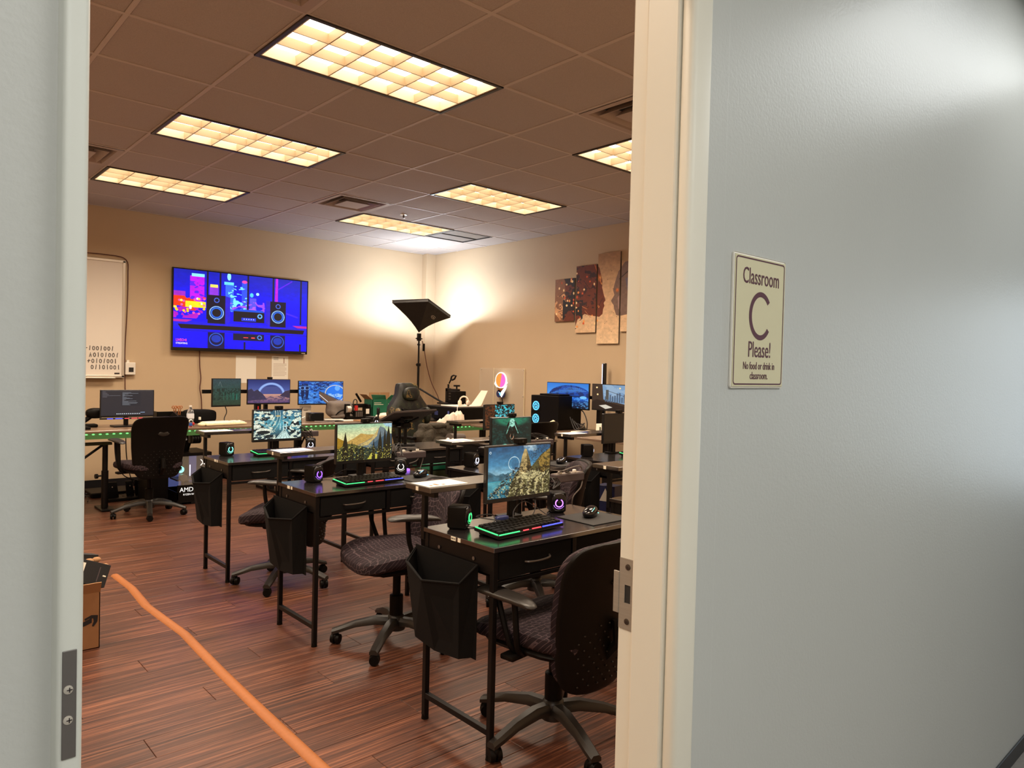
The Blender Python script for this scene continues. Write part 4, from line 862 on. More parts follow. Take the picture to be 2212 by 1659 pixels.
make_chair('task chair in the right column, dark curved back top before the blue tower', (2.50, 1.22, 0), R(95), .54, R(30), .70)
make_chair('task chair at the right jamb, only a sliver of its back showing', (2.55, -.42, 0), R(95), .45, R(15), .50)
# ================================================================ GAMING CHAIR WITH JACKET
gc = thing('gaming_chair', 'camouflage racing style gaming chair facing the door', 'chair', (2.86, 3.02, 0), R(188))
star_base(gc, .3); MB().lathe([(.034, .10), (.034, .26), (.025, .262), (.025, .40)], n=18).build('gas_column', 'plastic_black', gc, True)
MB().sell((0, .04, .44), (.27, .27, .065), (.45, .45), 30, 12).build('seat', 'camo', gc, True)
def outline(zs, ws): return [(w, z) for z, w in zip(zs, ws)]+[(-w, z) for z, w in zip(zs[::-1], ws[::-1])]
ol = outline([.46, .60, .72, .82, .90, .97, 1.03, 1.10, 1.17, 1.205, 1.215], [.19, .20, .225, .265, .275, .255, .205, .150, .135, .12, .08])
def bulge(q, pts, y0, y1, lean, inset=.9):
    cz = sum(p[1] for p in pts)/len(pts); n = len(pts); rings = []
    for s, y in ((.0, y0+.02), (.6, y0+.016), (inset, y0+.006), (1, y0-.012), (1.01, (y0+y1)/2), (1, y1+.012), (inset, y1-.004), (.0, y1-.006)):
        if s == 0: rings.append([q.b.verts.new((0, y-lean*(cz-.45), cz))])
        else: rings.append([q.b.verts.new((x*s, y-lean*(cz+(z-cz)*s-.45), cz+(z-cz)*s)) for x, z in pts])
    for i in range(len(rings)-1):
        A, B = rings[i], rings[i+1]
        for k in range(n):
            j = (k+1) % n
            if len(A) == 1: q.b.faces.new((A[0], B[k], B[j]))
            elif len(B) == 1: q.b.faces.new((A[k], A[j], B[0]))
            else: q.b.faces.new((A[k], B[k], B[j], A[j]))
    return q
bulge(MB(), ol, -.18, -.27, .12).build('backrest', 'camo', gc, True)
MB().sell((0, -.232, 1.10), (.115, .028, .075), (.8, .8), 24, 12).build('head_cushion', 'camo', gc, True)
def cres(p): return (p.x, p.y, p.z+1.6*p.x*p.x)
MB().sell((0, -.195, .90), (.17, .035, .035), (.8, .6), 28, 10, fn=cres).build('shoulder_roll', 'plastic_black', gc, True)
for s in (-1, 1):
    q = MB()
    for k in range(9): a = R(30+40*k); x = s*.085; 
    q.sell((s*.205, -.205, .87), (.035, .05, .09), (.8, .7), 14, 10, m=None); q.build('side_wing', 'camo', gc, True)
for s in (-1, 1):
    q = MB(); q.box(s*.30-.03, s*.30+.03, -.10, .16, .66, .69, .01); q.box(s*.30-.012, s*.30+.012, -.02, .03, .42, .67, .004); q.build('armrest', 'plastic_black', gc, True)
jk = thing('jacket', 'rumpled olive brown jacket draped over the gaming chair seat', 'jacket', (2.83, 2.84, 0), R(8))
rs = random.Random(5)
def lump(q, c, a, e=(.8, .8), m=None):
    ph = [rs.random()*6 for _ in range(6)]
    def f(p):
        k = 1+.06*math.sin(p.x*38+ph[0]+p.z*20)+.05*math.sin(p.z*46+ph[1]+p.x*15)+.03*math.sin(p.y*60+ph[2]); return (p.x*k, p.y*k, p.z*k)
    q.sell(c, a, e, 36, 22, fn=f, m=m); return q
q = MB(); lump(q, (0, .02, .69), (.21, .10, .13)); lump(q, (0, -.02, .60), (.18, .10, .09)); q.build('body', 'jacket', jk, True)
q = MB(); lump(q, (0, 0, 0), (.065, .06, .19), m=Matrix.Translation((.19, -.03, .64)) @ Matrix.Rotation(R(-14), 4, 'Y')); q.build('sleeve', 'jacket', jk, True)
q = MB(); lump(q, (0, 0, 0), (.06, .06, .17), m=Matrix.Translation((-.15, -.05, .62)) @ Matrix.Rotation(R(24), 4, 'Y')); q.build('sleeve', 'jacket', jk, True)
q = MB(); lump(q, (.02, -.02, .79), (.12, .06, .035)); q.build('collar', 'jacket', jk, True)
# ================================================================ WALL DESKS WITH GREEN LIGHTS
def wall_desk(label, x0, x1, y0, y1, led=('front',), legs=(), h=.75, brace=True):
    t = thing('long_desk', label, 'desk', (x0, y0, 0), 0, 'brown wall desks with green light strips'); L, D = x1-x0, y1-y0
    bx(0, L, 0, D, h-.022, h, .003, seg=1).build('desktop', 'desk_brown', t)
    for s in led:
        if s == 'front':
            b = bx(0, L, .004, .010, h-.075, h-.022).build('light_band', 'green_band', t); q = MB(); n = int(L/.055)
            for k in range(n): q.sell((.03+k*.055, .003, h-.032), (.013, .005, .007), nu=8, nv=5)
        else:
            b = bx(.004, .010, 0, D, h-.075, h-.022).build('light_band', 'green_band', t); q = MB(); n = int(D/.055)
            for k in range(n): q.sell((.003, .03+k*.055, h-.032), (.005, .013, .007), nu=8, nv=5)
        q.build('leds', 'green_led', b, True)['kind'] = 'stuff'
    for x in legs:
        bx(x-.03, x+.03, .30, .36, .03, h-.022, .004).build('leg', 'frame_black', t); bx(x-.03, x+.03, .04, D-.04, 0, .03, .004).build('leg_foot', 'frame_black', t)
        if brace: MB().tube([(x, .33, .42), (x, .06, h-.03)], .011, 6).build('brace', 'frame_black', t)
    return t
wall_desk('wall desk under the television, green lit front, white keyboard on it', -.9, 1.93, 4.08, 4.78, legs=(.5, 1.80, 2.7))
wall_desk('wall desk under the right end of the television, piled with tools', 1.96, 3.38, 4.08, 4.78, legs=(.15, 1.3))
wall_desk('corner wall desk carrying the black printer and heat press', 3.42, 4.22, 3.30, 4.60, led=('left', 'front'), legs=(.08, .72))
wall_desk('wall desk against the right wall with the black computer tower', 3.62, 4.45, .95, 3.22, led=(), legs=(.1, .7), brace=False)
# ---- monitors at the walls
def wallmon(label, x0, x1, y, z0, z1, pic, nm, rz=0, group='monitors on the wall desks', cam_=False):
    pm = pic.material('picture_'+nm) if pic else M['screen_off']
    return monitor('monitor', label, x1-x0, z1-z0, ((x0+x1)/2, y, z0), rz, pm, group, camera=cam_, chin=.016)
t = wallmon('monitor with dark grey code window at the far left wall desk', .13, .60, 4.40, .845, 1.105, PIC_CODE, 'code')
bx(-.02, .02, .045, .07, -.08, .14, .004).build('stand_neck', 'frame_black', t); bx(-.12, .12, -.02, .14, -.095, -.082, .003).build('stand_foot', 'frame_black', t)
bx(.16-.6, .22, -.02, -.004, -.018, -.003, .002).build('light_bar', 'bezel', t, loc=(.2, 0, 0))
for i, (a, b, m) in enumerate(((-.18, -.13, 'e_blue'), (-.11, -.05, 'e_blue'), (-.03, .01, 'e_red'), (.03, .08, 'e_red'), (.09, .13, 'e_red'))): bx(a, b, -.023, -.019, -.014, -.008).build('light_segment', m, t)
wallmon('left monitor of the three on the wall arm, dim misty wood picture', 1.185, 1.53, 4.54, .92, 1.22, PIC_WOOD, 'wood', R(14))
wallmon('middle monitor of the three on the wall arm, purple desert arch', 1.60, 2.095, 4.60, .935, 1.215, PIC_ARCH, 'arch', cam_=True)
wallmon('right monitor of the three on the wall arm, blue arcade picture', 2.20, 2.755, 4.60, .92, 1.20, PIC_ARCADE, 'arcade', R(-4))
t = thing('monitor_stand', 'long black horizontal arm carrying the three monitors', 'monitor arm', (1.85, 4.68, .7505))
bx(-.70, .80, -.012, .02, .305, .345, .003).build('crossbar', 'frame_black', t); bx(-.02, .02, .0, .04, 0, .35, .003).build('post', 'frame_black', t); bx(-.09, .09, -.06, .08, 0, .012, .003).build('foot', 'frame_black', t)
t = monitor('monitor', 'monitor on the right wall desk showing a blue lit dome by water', .63, .285, (4.16, 2.235, .975), R(-90), PIC_DOME.material('picture_dome'), 'monitors on the wall desks', camera=False, chin=.014)
t = monitor('monitor', 'monitor behind the jamb showing a cafe window and skyline', .63, .275, (4.16, 1.565, .985), R(-90), PIC_CAFE.material('picture_cafe'), 'monitors on the wall desks', camera=False, chin=.014)
t = thing('monitor_stand', 'black arm holding the two monitors on the right wall desk', 'monitor arm', (4.26, 1.86, .7505))
bx(-.02, .02, -.62, .62, .34, .375, .003).build('crossbar', 'frame_black', t); bx(-.015, .025, -.025, .025, 0, .42, .003).build('post', 'frame_black', t); bx(-.08, .08, -.08, .08, 0, .012, .003).build('foot', 'frame_black', t)
# ---- television
tv = thing('television', 'large wall television showing two loudspeakers before a neon skyline', 'television', (1.885, 5.44, 1.515))
bx(-.82, .82, 0, .035, 0, .935, .004).build('housing', 'gloss_black', tv); bx(-.3, .3, .035, .068, .25, .7).build('wall_bracket', 'frame_black', tv)
picquad('screen', PIC_TV.material('picture_television', 1.5), tv, (-.805, -.001, .035), (.805, -.001, .035), (.805, -.001, .922), (-.805, -.001, .922))
bx(.74, .79, -.0015, 0, .008, .018).build('badge', 'alu', tv)
text('LIVEO•II', .042, 'screen_caption', 'e_red', tv, Matrix.Translation((-.775, -.0018, .105)) @ FACE_NY, 'LEFT', .8); text('STREAMING', .028, 'screen_caption', 'e_warmwhite', tv, Matrix.Translation((-.775, -.0018, .073)) @ FACE_NY, 'LEFT', .85)
cable('television_cable', 'dark red cable hanging from the television to the wall desk', [(1.39, 5.49, 1.52), (1.395, 5.495, 1.35), (1.41, 5.495, 1.2), (1.40, 5.495, 1.08), (1.42, 5.495, .95), (1.43, 5.49, .6)], .006, 'cable_brown')
# ---- whiteboard
wb = thing('whiteboard', 'whiteboard with handwritten binary sums at the left frame edge', 'whiteboard', (0, 5.48, 0))
bx(-1.7, .575, 0, .018, 1.215, 2.45).build('board', 'whiteboard', wb)
q = MB(); q.box(-1.72, .595, -.008, .02, 1.195, 1.222, .003); q.box(-1.72, .595, -.008, .02, 2.438, 2.465, .003); q.box(.568, .595, -.008, .02, 1.20, 2.46, .003); q.box(-1.72, -1.69, -.008, .02, 1.20, 2.46, .003); q.build('frame', 'alu', wb)
bx(-1.6, .5, -.05, -.006, 1.188, 1.20, .003).build('pen_tray', 'alu', wb); bx(.50, .55, -.003, .0, 1.235, 1.25).build('eraser_mark', 'ink', wb)
rs2 = random.Random(9)
def handwriting(s, x, z, size):
    q = MB(); sx = size*.62
    for ch in s:
        j = lambda: (rs2.random()-.5)*size*.16
        if ch == '0': pts = [(x+sx*.35+sx*.28*math.cos(a)+0*j(), -.001, z+size*.4+size*.34*math.sin(a)) for a in [R(90+k*30) for k in range(12)]]; q.tube(pts+[(pts[0][0]+j(), -.001, pts[0][2]+j())], .0035, 5)
        elif ch == '1': q.tube([(x+sx*.4+j(), -.001, z+size*.85), (x+sx*.35, -.001, z+size*.4), (x+sx*.33+j(), -.001, z)], .0035, 5)
        elif ch == '-': q.tube([(x-sx*.3, -.001, z+size*.45), (x+sx*.7, -.001, z+size*.43)], .0035, 5)
        elif ch == '+': q.tube([(x-sx*.1, -.001, z+size*.4), (x+sx*.7, -.001, z+size*.46)], .0035, 5); q.tube([(x+sx*.35, -.001, z+size*.7), (x+sx*.2, -.001, z+size*.1)], .0035, 5)
        elif ch == 'A': q.tube([(x, -.001, z), (x+sx*.3, -.001, z+size*.8), (x+sx*.5, -.001, z)], .0035, 5); q.tube([(x+sx*.1, -.001, z+size*.35), (x+sx*.5, -.001, z+size*.35)], .0035, 5)
        x += sx
    return q
for s, x, z in (('-1001001', .215, 1.485), ('A0101001', .26, 1.415), ('+0101001', .245, 1.35), ('01101001', .275, 1.285)): handwriting(s, x, z, .058).build('handwriting', 'ink', wb)
cable('whiteboard_cable', 'thin brown cable along the whiteboard edge down to the wall desk', [(.0, 5.49, 2.50), (.4, 5.49, 2.51), (.60, 5.49, 2.48), (.625, 5.495, 2.3), (.62, 5.495, 1.9), (.605, 5.495, 1.5), (.61, 5.495, 1.15), (.62, 5.495, .8)], .005, 'cable_brown')
t = thing('wall_control', 'white control box with a dark socket beside the whiteboard', 'wall box', (.655, 5.508, 1.23)); bx(-.05, .05, -.045, 0, 0, .135, .006).build('box', 'white_plastic', t); bx(-.018, .030, -.047, -.043, .03, .08).build('socket', 'vent_dark', t); bx(-.035, -.01, -.03, 0, .135, .16).build('clip', 'white_plastic', t)
for nm, x, z, w, h, lab in (('notice_sheet', 1.945, 1.31, .25, .33, 'faint pencil-marked sheet taped to the wall below the television'), ('notice_sheet', 2.375, 1.335, .215, .30, 'printed letter taped to the wall below the television')):
    t = thing(nm, lab, 'paper', (x, 5.5085, z)); bx(-w/2, w/2, -.0015, 0, -h/2, h/2).build('sheet', 'paper', t)
    if h < .32:
        for k in range(9): bx(-w*.4, w*(.4-.1*(k % 3 == 2)), -.0022, -.0016, h*.5-.10-.018*k, h*.5-.097-.018*k).build('print_line', 'cardboard', t)
        for k in range(3): bx(-w*.4, -w*.1, -.0022, -.0016, h*.5-.02-.014*k, h*.5-.016-.014*k).build('print_line', 'ink', t)
        bx(w*.22, w*.26, -.0022, -.0016, h*.5-.09, h*.5-.02).build('print_line', 'cardboard', t)
# ---- wall art panels
am = PIC_ART.material('picture_art', 1, False, .6)
AL = [('first wall art panel from the left, dark hair strands', 2.93, 2.615, 1.97, 2.47), ('second wall art panel, brown face side with sparks', 2.59, 2.28, 1.83, 2.60), ('tallest wall art panel, two facing profiles over cream', 2.26, 1.94, 1.70, 2.71), ('wall art panel cut by the jamb, grey machine face', 1.92, 1.61, 1.83, 2.60)]
for lab, ya, yb, za, zb in AL:
    t = thing('wall_art_panel', lab, 'wall art', (XW, (ya+yb)/2, za), 0, 'split wall art panels'); hy = (ya-yb)/2
    bx(-.022, 0, -hy, hy, 0, zb-za, .002).build('canvas', 'cream' if False else 'bag_gray', t)
    u0, u1 = (2.93-ya)/1.33, (2.93-yb)/1.33; v0, v1 = (za-1.70)/1.01, (zb-1.70)/1.01
    picquad('print', am, t, (-.0228, hy, 0), (-.0228, -hy, 0), (-.0228, -hy, zb-za), (-.0228, hy, zb-za), (u0, v0, u1, v1))
# ---- clear sheet and lit sign on the right wall
t = thing('clear_sheet', 'large clear plastic sheet pinned to the right wall around the lit sign', 'plastic sheet', (XW, 3.88, .80))
bx(-.018, -.014, -.44, .44, .0, .60, .001, seg=1).build('sheet', 'acrylic', t)
for y, z in ((-.42, .58), (.42, .58), (-.42, .25), (.42, .25)): MB().cyl((-.022, y, z), (-.003, y, z), .006, n=10).build('pin', 'alu', t)
for y in (-.44, .15): bx(-.020, -.013, y-.003, y+.003, 0, .60).build('sheet_edge', 'cream', t)
sn = thing('lit_sign', 'small glowing balloon-shaped sign, white rim with orange and red halves', 'lit sign', (4.60, 3.84, 1.235))
def disc(q, cy, cz, ry, rz, y=None, a0=0, a1=360, x=0, t_=.012, n=32):
    pts = [(x, cy+ry*math.cos(R(a0+(a1-a0)*k/n)), cz+rz*math.sin(R(a0+(a1-a0)*k/n))) for k in range(n if a1-a0 >= 360 else n+1)]; return q.prism(pts, (t_, 0, 0))
q = MB(); disc(q, 0, .01, .085, .105); q.prism([(0, .075, .02), (0, .10, -.04), (0, .06, -.085)], (.012, 0, 0)); q.prism([(0, -.075, .02), (0, -.095, -.02), (0, -.06, -.075)], (.012, 0, 0)); q.build('rim', 'e_warmwhite', sn)
sn.scale = (1, 1.3, 1)
disc(MB(), 0, .01, .070, .090, a0=105, a1=278, x=-.004, t_=.004).build('red_half', 'e_pink', sn); disc(MB(), 0, .01, .070, .090, a0=-82, a1=105, x=-.004, t_=.004).build('orange_half', 'e_orange', sn)
MB().prism([(0, .05, -.095), (0, -.05, -.09), (0, -.03, -.135), (0, .03, -.135)], (.01, 0, 0)).build('basket', 'orange', sn)
q = MB(); disc(q, .025, -.165, .038, .048); disc(q, -.025, -.165, .038, .048); q.build('dark_lobes', 'navy', sn)
MB().prism([(-.006, .03, -.14), (-.006, .0, -.155), (-.006, -.06, -.08), (-.006, -.10, -.05), (-.006, -.085, -.10), (-.006, -.02, -.21)], (.005, 0, 0)).build('ribbon', 'e_warmwhite', sn)
MB().prism([(-.009, .015, -.155), (-.009, -.012, -.155), (-.009, -.0, -.19)], (.003, 0, 0)).build('heart', 'e_cyan', sn)
cable('sign_cable', 'black cable running down from the small lit sign', [(4.615, 3.83, 1.03), (4.63, 3.83, .95), (4.63, 3.85, .85), (4.60, 3.86, .76)], .006)
t = thing('light_bar', 'vertical black light bar standing on the right wall desk', 'light bar', (4.57, 2.07, .7505)); bx(-.015, .015, -.022, .022, 0, .73, .004).build('housing', 'gloss_black', t); bx(-.018, -.014, .012, .020, .40, .72).build('glow_strip', 'e_white', t); MB().lathe([(.06, 0), (.06, .012), (.0, .014)]).build('foot', 'plastic_black', t, True)
# ================================================================ SOFTBOX LAMP
sb = thing('softbox_lamp', 'black softbox studio lamp on a stand shining up into the corner', 'studio lamp', (4.02, 4.86, 0))
o0 = Vector((4.02, 4.86, 0)); A = Vector((3.52, 4.75, 2.20))-o0; B = Vector((3.83, 4.40, 2.225))-o0; Cc = Vector((4.34, 4.60, 2.06))-o0; D = A+Cc-B; ap = Vector((4.0, 4.84, 1.85))-o0
cors = [A, B, Cc, D]; cen = (A+B+Cc+D)/4; nrm = (B-A).cross(Cc-B).normalized()
if nrm.z < 0: nrm = -nrm
q = MB(); top = []
for i in range(4):
    P0, P1 = cors[i], cors[(i+1) % 4]
    rows = []
    for s in range(6):
        k = s/5; row = []
        for e in range(5):
            r = P0.lerp(P1, e/4); p = ap.lerp(r, k); outw = (r-cen); p = p+(-outw.normalized()*0+(outw*.10*math.sin(PI*k)*-1)); row.append(p)
        rows.append(row)
    for s in range(5):
        for e in range(4):
            if s == 0: q.quad(rows[0][0], rows[1][e+1], rows[1][e]) if e else q.quad(rows[0][0], rows[1][1], rows[1][0])
            else: q.quad(rows[s][e], rows[s][e+1], rows[s+1][e+1], rows[s+1][e])
    q.quad(P0, P1, P1+nrm*.035, P0+nrm*.035)
bmesh.ops.remove_doubles(q.b, verts=q.b.verts[:], dist=.0005)
sbm = q.build('soft_shade', 'softbox', sb)
MB().tube([A+nrm*.035, B+nrm*.035, Cc+nrm*.035, D+nrm*.035, A+nrm*.035], .006, 5).build('rim_binding', 'frame_black', sbm)
q = MB()
fc = (B*.42+Cc*.30+ap*.28); bn = (Cc-B).normalized(); up_ = (ap-(B+Cc)/2).normalized(); fn_ = bn.cross(up_).normalized()
if fn_.y > 0: fn_ = -fn_
fc = fc+fn_*.035
pts = [fc+bn*.045*math.cos(a)+up_*.022*math.sin(a) for a in [R(20+20*k) for k in range(17)]]; q.tube(pts, .0022, 5); q.tube([fc-bn*.025, fc+bn*.028+up_*.002], .003, 5); q.build('logo_mark', 'alu', sb)
MB().tube([(0, 0, .55), (0, 0, 1.80)], .012, 10).build('stand_pole', 'frame_black', sb, True); MB().tube([(0, 0, .30), (0, 0, 1.42)], .016, 10).build('stand_tube', 'frame_black', sb, True)
for k in range(3):
    a = R(100+120*k); MB().tube([(0, 0, .62), (.42*math.cos(a), .42*math.sin(a), 0.01)], .011, 8).build('leg', 'frame_black', sb, True)
    MB().tube([(0, 0, .30), (.21*math.cos(a), .21*math.sin(a), .31)], .008, 6).build('leg_brace', 'frame_black', sb, True)
q = bx(-.022, .022, -.022, .022, 1.74, 1.84, .005); q.cyl((-.05, 0, 1.77), (.05, 0, 1.77), .008, n=8); q.cyl((-.02, -.02, 1.69), (.02, .02, 1.69), .018, n=8); q.build('tilt_head', 'frame_black', sb, True)
q = MB(); q.cyl((-.04, 0, 1.42), (.02, 0, 1.42), .007, n=8); q.box(-.022, .022, -.022, .022, 1.40, 1.44, .004); q.build('clamp_knob', 'frame_black', sb, True)
bc = cen.lerp(ap, .12)
MB().sell(bc-Vector((0, 0, .02)), (.035, .035, .06), nu=16, nv=10).build('bulb', 'lamp_bulb', sb, True)
pl = bpy.data.lights.new('softbox_light', 'POINT'); pl.energy = SOFT_W; pl.color = (.76, .87, 1.0); pl.shadow_soft_size = .05
po = bpy.data.objects.new('softbox_light', pl); COL.objects.link(po); po.location = o0+bc+nrm*.09
cable('softbox_cable', 'dark red lamp cable curving from the softbox head to the desk', [(4.06, 4.84, 1.74), (4.10, 4.84, 1.60), (4.16, 4.86, 1.40), (4.24, 4.86, 1.18), (4.33, 4.82, .98), (4.36, 4.78, .80)], .0055, 'cable_brown')
tag(bx(-.014, .014, -.012, .012, -.05, .05, .005).build('cable_switch', 'plastic_black', None, loc=(4.085, 4.84, 1.655)), 'small black inline switch on the softbox cable', 'switch')
# diagonal boom by the gaming chair
t = thing('boom_arm', 'black boom arm slanting from the softbox stand to the desk', 'boom arm', (3.95, 4.3, .7505)); MB().tube([(-.12, .25, .36), (.02, .02, .22), (.10, -.08, .16)], .012, 8).build('arm', 'frame_black', t, True)
q = MB(); q.box(.0, .12, -.10, -.04, .12, .17, .01); q.cyl((-.05, -.06, .15), (.13, -.06, .15), .02, n=10); q.build('clamp_head', 'frame_black', t, True); MB().tube([(.04, -.07, .13), (.02, -.07, .0)], .014, 8).build('post', 'frame_black', t, True)
# ================================================================ THINGS ON AND UNDER THE WALL DESKS
DZ = .7505
def item(nm, lab, cat, x, y, z=DZ, rz=0, group=None): return thing(nm, lab, cat, (x, y, z), rz, group)
t = item('drink_bottle', 'clear plastic water bottle with pale label on the left wall desk', 'bottle', .90, 4.27)
MB().lathe([(.030, 0), (.033, .01), (.032, .05), (.034, .07), (.034, .12), (.026, .155), (.012, .178), (.011, .19)], n=22).build('body', 'bottle', t, True); MB().lathe([(.0345, .075), (.0350, .08), (.0350, .118), (.0345, .122)]).build('label_wrap', 'bottle_label', t, True); MB().lathe([(.014, .188), (.014, .205), (.0, .206)]).build('cap', 'white_plastic', t, True)
t = item('pen_cup', 'dark cup full of orange handled scissors behind the chair back', 'cup', .83, 4.45)
MB().lathe([(.034, 0), (.038, .10), (.036, .10), (.033, .006)]).build('cup', 'plastic_black', t, True)
for k in range(8):
    a = k*.8; bx_, by_ = .016*math.cos(a), .016*math.sin(a); o = tag(MB().tube([(bx_, by_, .02), (bx_*2.2, by_*2.2, .16)], .004, 6).arc((bx_*2.4, by_*2.4, .178), .012, 0, 2*PI, .004, 12).build('scissors', 'orange', None, True, loc=(.83, 4.45, DZ)), 'one of the tightly packed orange handled scissors in the dark cup', 'scissors', 'orange scissors in the cup')
t = item('flat_tray', 'low black tray behind the orange scissors cup', 'tray', .80, 4.62); q = bx(-.13, .14, -.07, .07, 0, .012, .003); q.box(-.13, .14, -.07, -.062, 0, .13, .003); q.box(-.13, -.122, -.07, .07, 0, .13, .003); q.build('tray', 'plastic_black', t); tag(bx(-.04, .04, -.03, .03, 0, .02, .006).build('tape_roll', 'red', None, loc=(.78, 4.60, DZ+.0125)), 'small dark red item in the low black tray', 'tool')
tag(MB().sell((0, 0, .071), (.165, .09, .070), (.45, .55), 36, 16, fn=lambda p: (p.x, p.y, p.z*(1-.35*max(0, p.x)))).build('storage_case', 'fabric_black', None, True, loc=(1.11, 4.64, DZ)), 'rounded black zip case lying against the wall behind the bottle', 'case')
t = item('desk_keyboard', 'cream white keyboard below the three monitors', 'keyboard', 1.02, 4.15, DZ, R(8))
mt = Matrix.Rotation(R(6), 4, 'X'); bx(0, .43, 0, .15, .004, .022, .005, m=mt).build('base', 'cream', t)
q = MB()
for r in range(5):
    for c in range(19):
        if c in (13, 17) and r != 2: continue
        q.box(.012+c*.0215, .030+c*.0215, .012+r*.025, .033+r*.025, .022, .028, .002, m=mt, seg=1)
q.build('keycaps', 'white_plastic', t)['kind'] = 'stuff'
tag(MB().sell((0, 0, .016), (.032, .05, .018), (.8, .8)).build('computer_mouse', 'cream', None, True, loc=(.985, 4.20, DZ)), 'white mouse beside the cream white keyboard', 'mouse')
t = item('glue_bottle', 'tiny white capped bottle behind the white mouse', 'bottle', 1.0, 4.30); MB().lathe([(.014, 0), (.014, .045), (.009, .055), (.009, .06)]).build('body', 'plastic_black', t, True); MB().lathe([(.012, .058), (.012, .085), (.0, .086)]).build('cap', 'white_plastic', t, True)
t = item('toy_figure', 'small blue and red toy figure with a round white-rimmed head at the desk edge', 'toy', .865, 4.15)
MB().sell((0, 0, .026), (.016, .012, .02), (.8, .8)).build('body', 'blue', t, True); MB().sell((0, 0, .058), (.018, .015, .018)).build('head', 'white_plastic', t, True); MB().sell((0, -.008, .058), (.013, .010, .012)).build('visor', 'gloss_black', t, True); MB().sell((.024, 0, .032), (.014, .009, .014)).build('shield', 'red', t, True)
for s in (-.008, .008): bx(s-.005, s+.005, -.007, .007, 0, .012, .002).build('leg', 'red', t)
t = item('open_laptop', 'dark open binder leaning beside the code monitor', 'binder', .73, 4.42, DZ, R(-20)); q = MB(); q.prism([(-.06, -.12, 0), (.06, -.12, 0), (.10, -.12, .10), (.06, -.12, .14)], (0, .24, 0)); q.build('cover', 'plastic_black', t)
t = item('flight_headset', 'black rounded joystick shell with cables at the left frame edge', 'controller', .03, 4.52); q = MB(); q.sell((.09, 0, .13), (.085, .05, .05), (.8, .7)); q.tube([(-.12, 0, .015), (-.02, 0, .05), (.06, 0, .11)], .022, 8, 4); q.box(-.16, .10, -.06, .06, 0, .03, .01); q.build('body', 'plastic_black', t, True)
for i, (x, y, w, d, h, m, nm, lab) in enumerate((( -.10, 4.30, .12, .08, .025, 'plastic_black', 'control_pad', 'flat black control pad at the left frame edge'), (1.38, 4.50, .13, .04, .016, 'gloss_black', 'black_tablet', 'flat black tablet beneath the dim misty wood monitor'), (1.72, 4.44, .05, .05, .11, 'plastic_black', 'book_stack', 'narrow black box below the purple desert arch monitor'), (1.86, 4.62, .14, .01, .10, 'paper', 'folded_card', 'white folded card under the purple desert arch monitor'), (2.30, 4.40, .085, .06, .095, 'gloss_black', 'black_speaker', 'black speaker block under the blue arcade monitor'))):
    t = item(nm, lab, nm.replace('_', ' '), x, y); bx(-w, w, -d, d, 0, h, min(.008, h*.3)).build('body', m, t, True)
    if nm == 'black_speaker': bx(-w*.85, w*.85, -d-.002, -d, .01, h-.01).build('grille', 'fabric_black', t)
t = item('note_card', 'small white card with faint script behind the blue arcade monitor', 'card', 2.33, 4.70); bx(-.07, .07, -.003, 0, 0, .16).build('card', 'paper', t); bx(-.02, .03, -.005, -.003, .10, .106).build('script', 'ink', t)
t = item('pink_marker', 'upright dark pen holder with a pink stripe left of the arch monitor', 'holder', 1.70, 4.56); bx(-.03, .03, -.03, .03, 0, .20, .004).build('body', 'plastic_black', t); bx(-.012, .002, -.032, -.03, .12, .17).build('stripe', 'e_pink' if False else 'red', t)
t = item('backpack', 'slumped grey backpack behind the blue arcade monitor', 'bag', 2.72, 4.60)
q = MB(); lump(q, (0, 0, .11), (.17, .09, .11), (.6, .6)); q.build('body', 'bag_gray', t, True); q = MB(); q.tube([(-.10, -.09, .05), (-.04, -.105, .10), (.06, -.10, .11), (.13, -.085, .05)], .008, 6, 5); q.build('strap', 'fabric_black', t, True); q = MB(); lump(q, (.02, -.05, .035), (.15, .06, .03)); q.build('pocket', 'bag_gray', t, True)
t = item('craft_machine', 'small black desktop cutting machine with side spool left of the green box', 'machine', 2.90, 4.52)
q = bx(-.17, .17, -.07, .09, 0, .035, .006); q.box(-.17, -.11, -.05, .09, 0, .18, .006); q.box(.13, .17, -.05, .09, 0, .17, .006); q.box(-.17, .17, .02, .09, .13, .175, .006); q.build('frame', 'plastic_black', t)
MB().cyl((-.165, -.056, .12), (-.115, -.056, .12), .040, n=20).build('spool', 'alu', t, True); bx(-.06, .05, -.075, -.01, .02, .10, .004).build('carriage', 'frame_black', t)
for k in range(4): bx(-.05+k*.025, -.036+k*.025, -.078, -.074, .03, .09).build('fin', 'cable_gray', t)
MB().cyl((-.02, -.03, .10), (-.02, -.03, .16), .022, n=14).build('tool_head', 'red', t, True); MB().tube([(-.05, -.02, .10), (-.055, -.02, .20), (-.03, -.02, .235), (-.005, -.02, .21), (-.01, -.02, .15)], .006, 6, 5).build('hose', 'cable', t, True); MB().tube([(.02, .05, .30), (.09, .05, .20)], .014, 8).build('handle', 'plastic_black', t, True); bx(.10, .145, -.055, -.052, .06, .12).build('label_plate', 'white_plastic', t)
t = item('open_box', 'open dark green carton with cardboard showing behind its flaps', 'box', 3.27, 4.58)
q = MB(); 
for a in ((-.17, .17, -.10, -.095), (-.17, .17, .095, .10), (-.17, -.165, -.10, .10), (.165, .17, -.10, .10)): q.box(*a, 0, .23)
q.box(-.17, .17, -.10, .10, 0, .005); q.build('body', 'green_box', t); bx(.03, .034, -.1012, -.1005, 0, .23).build('corner_line', 'olive', t)
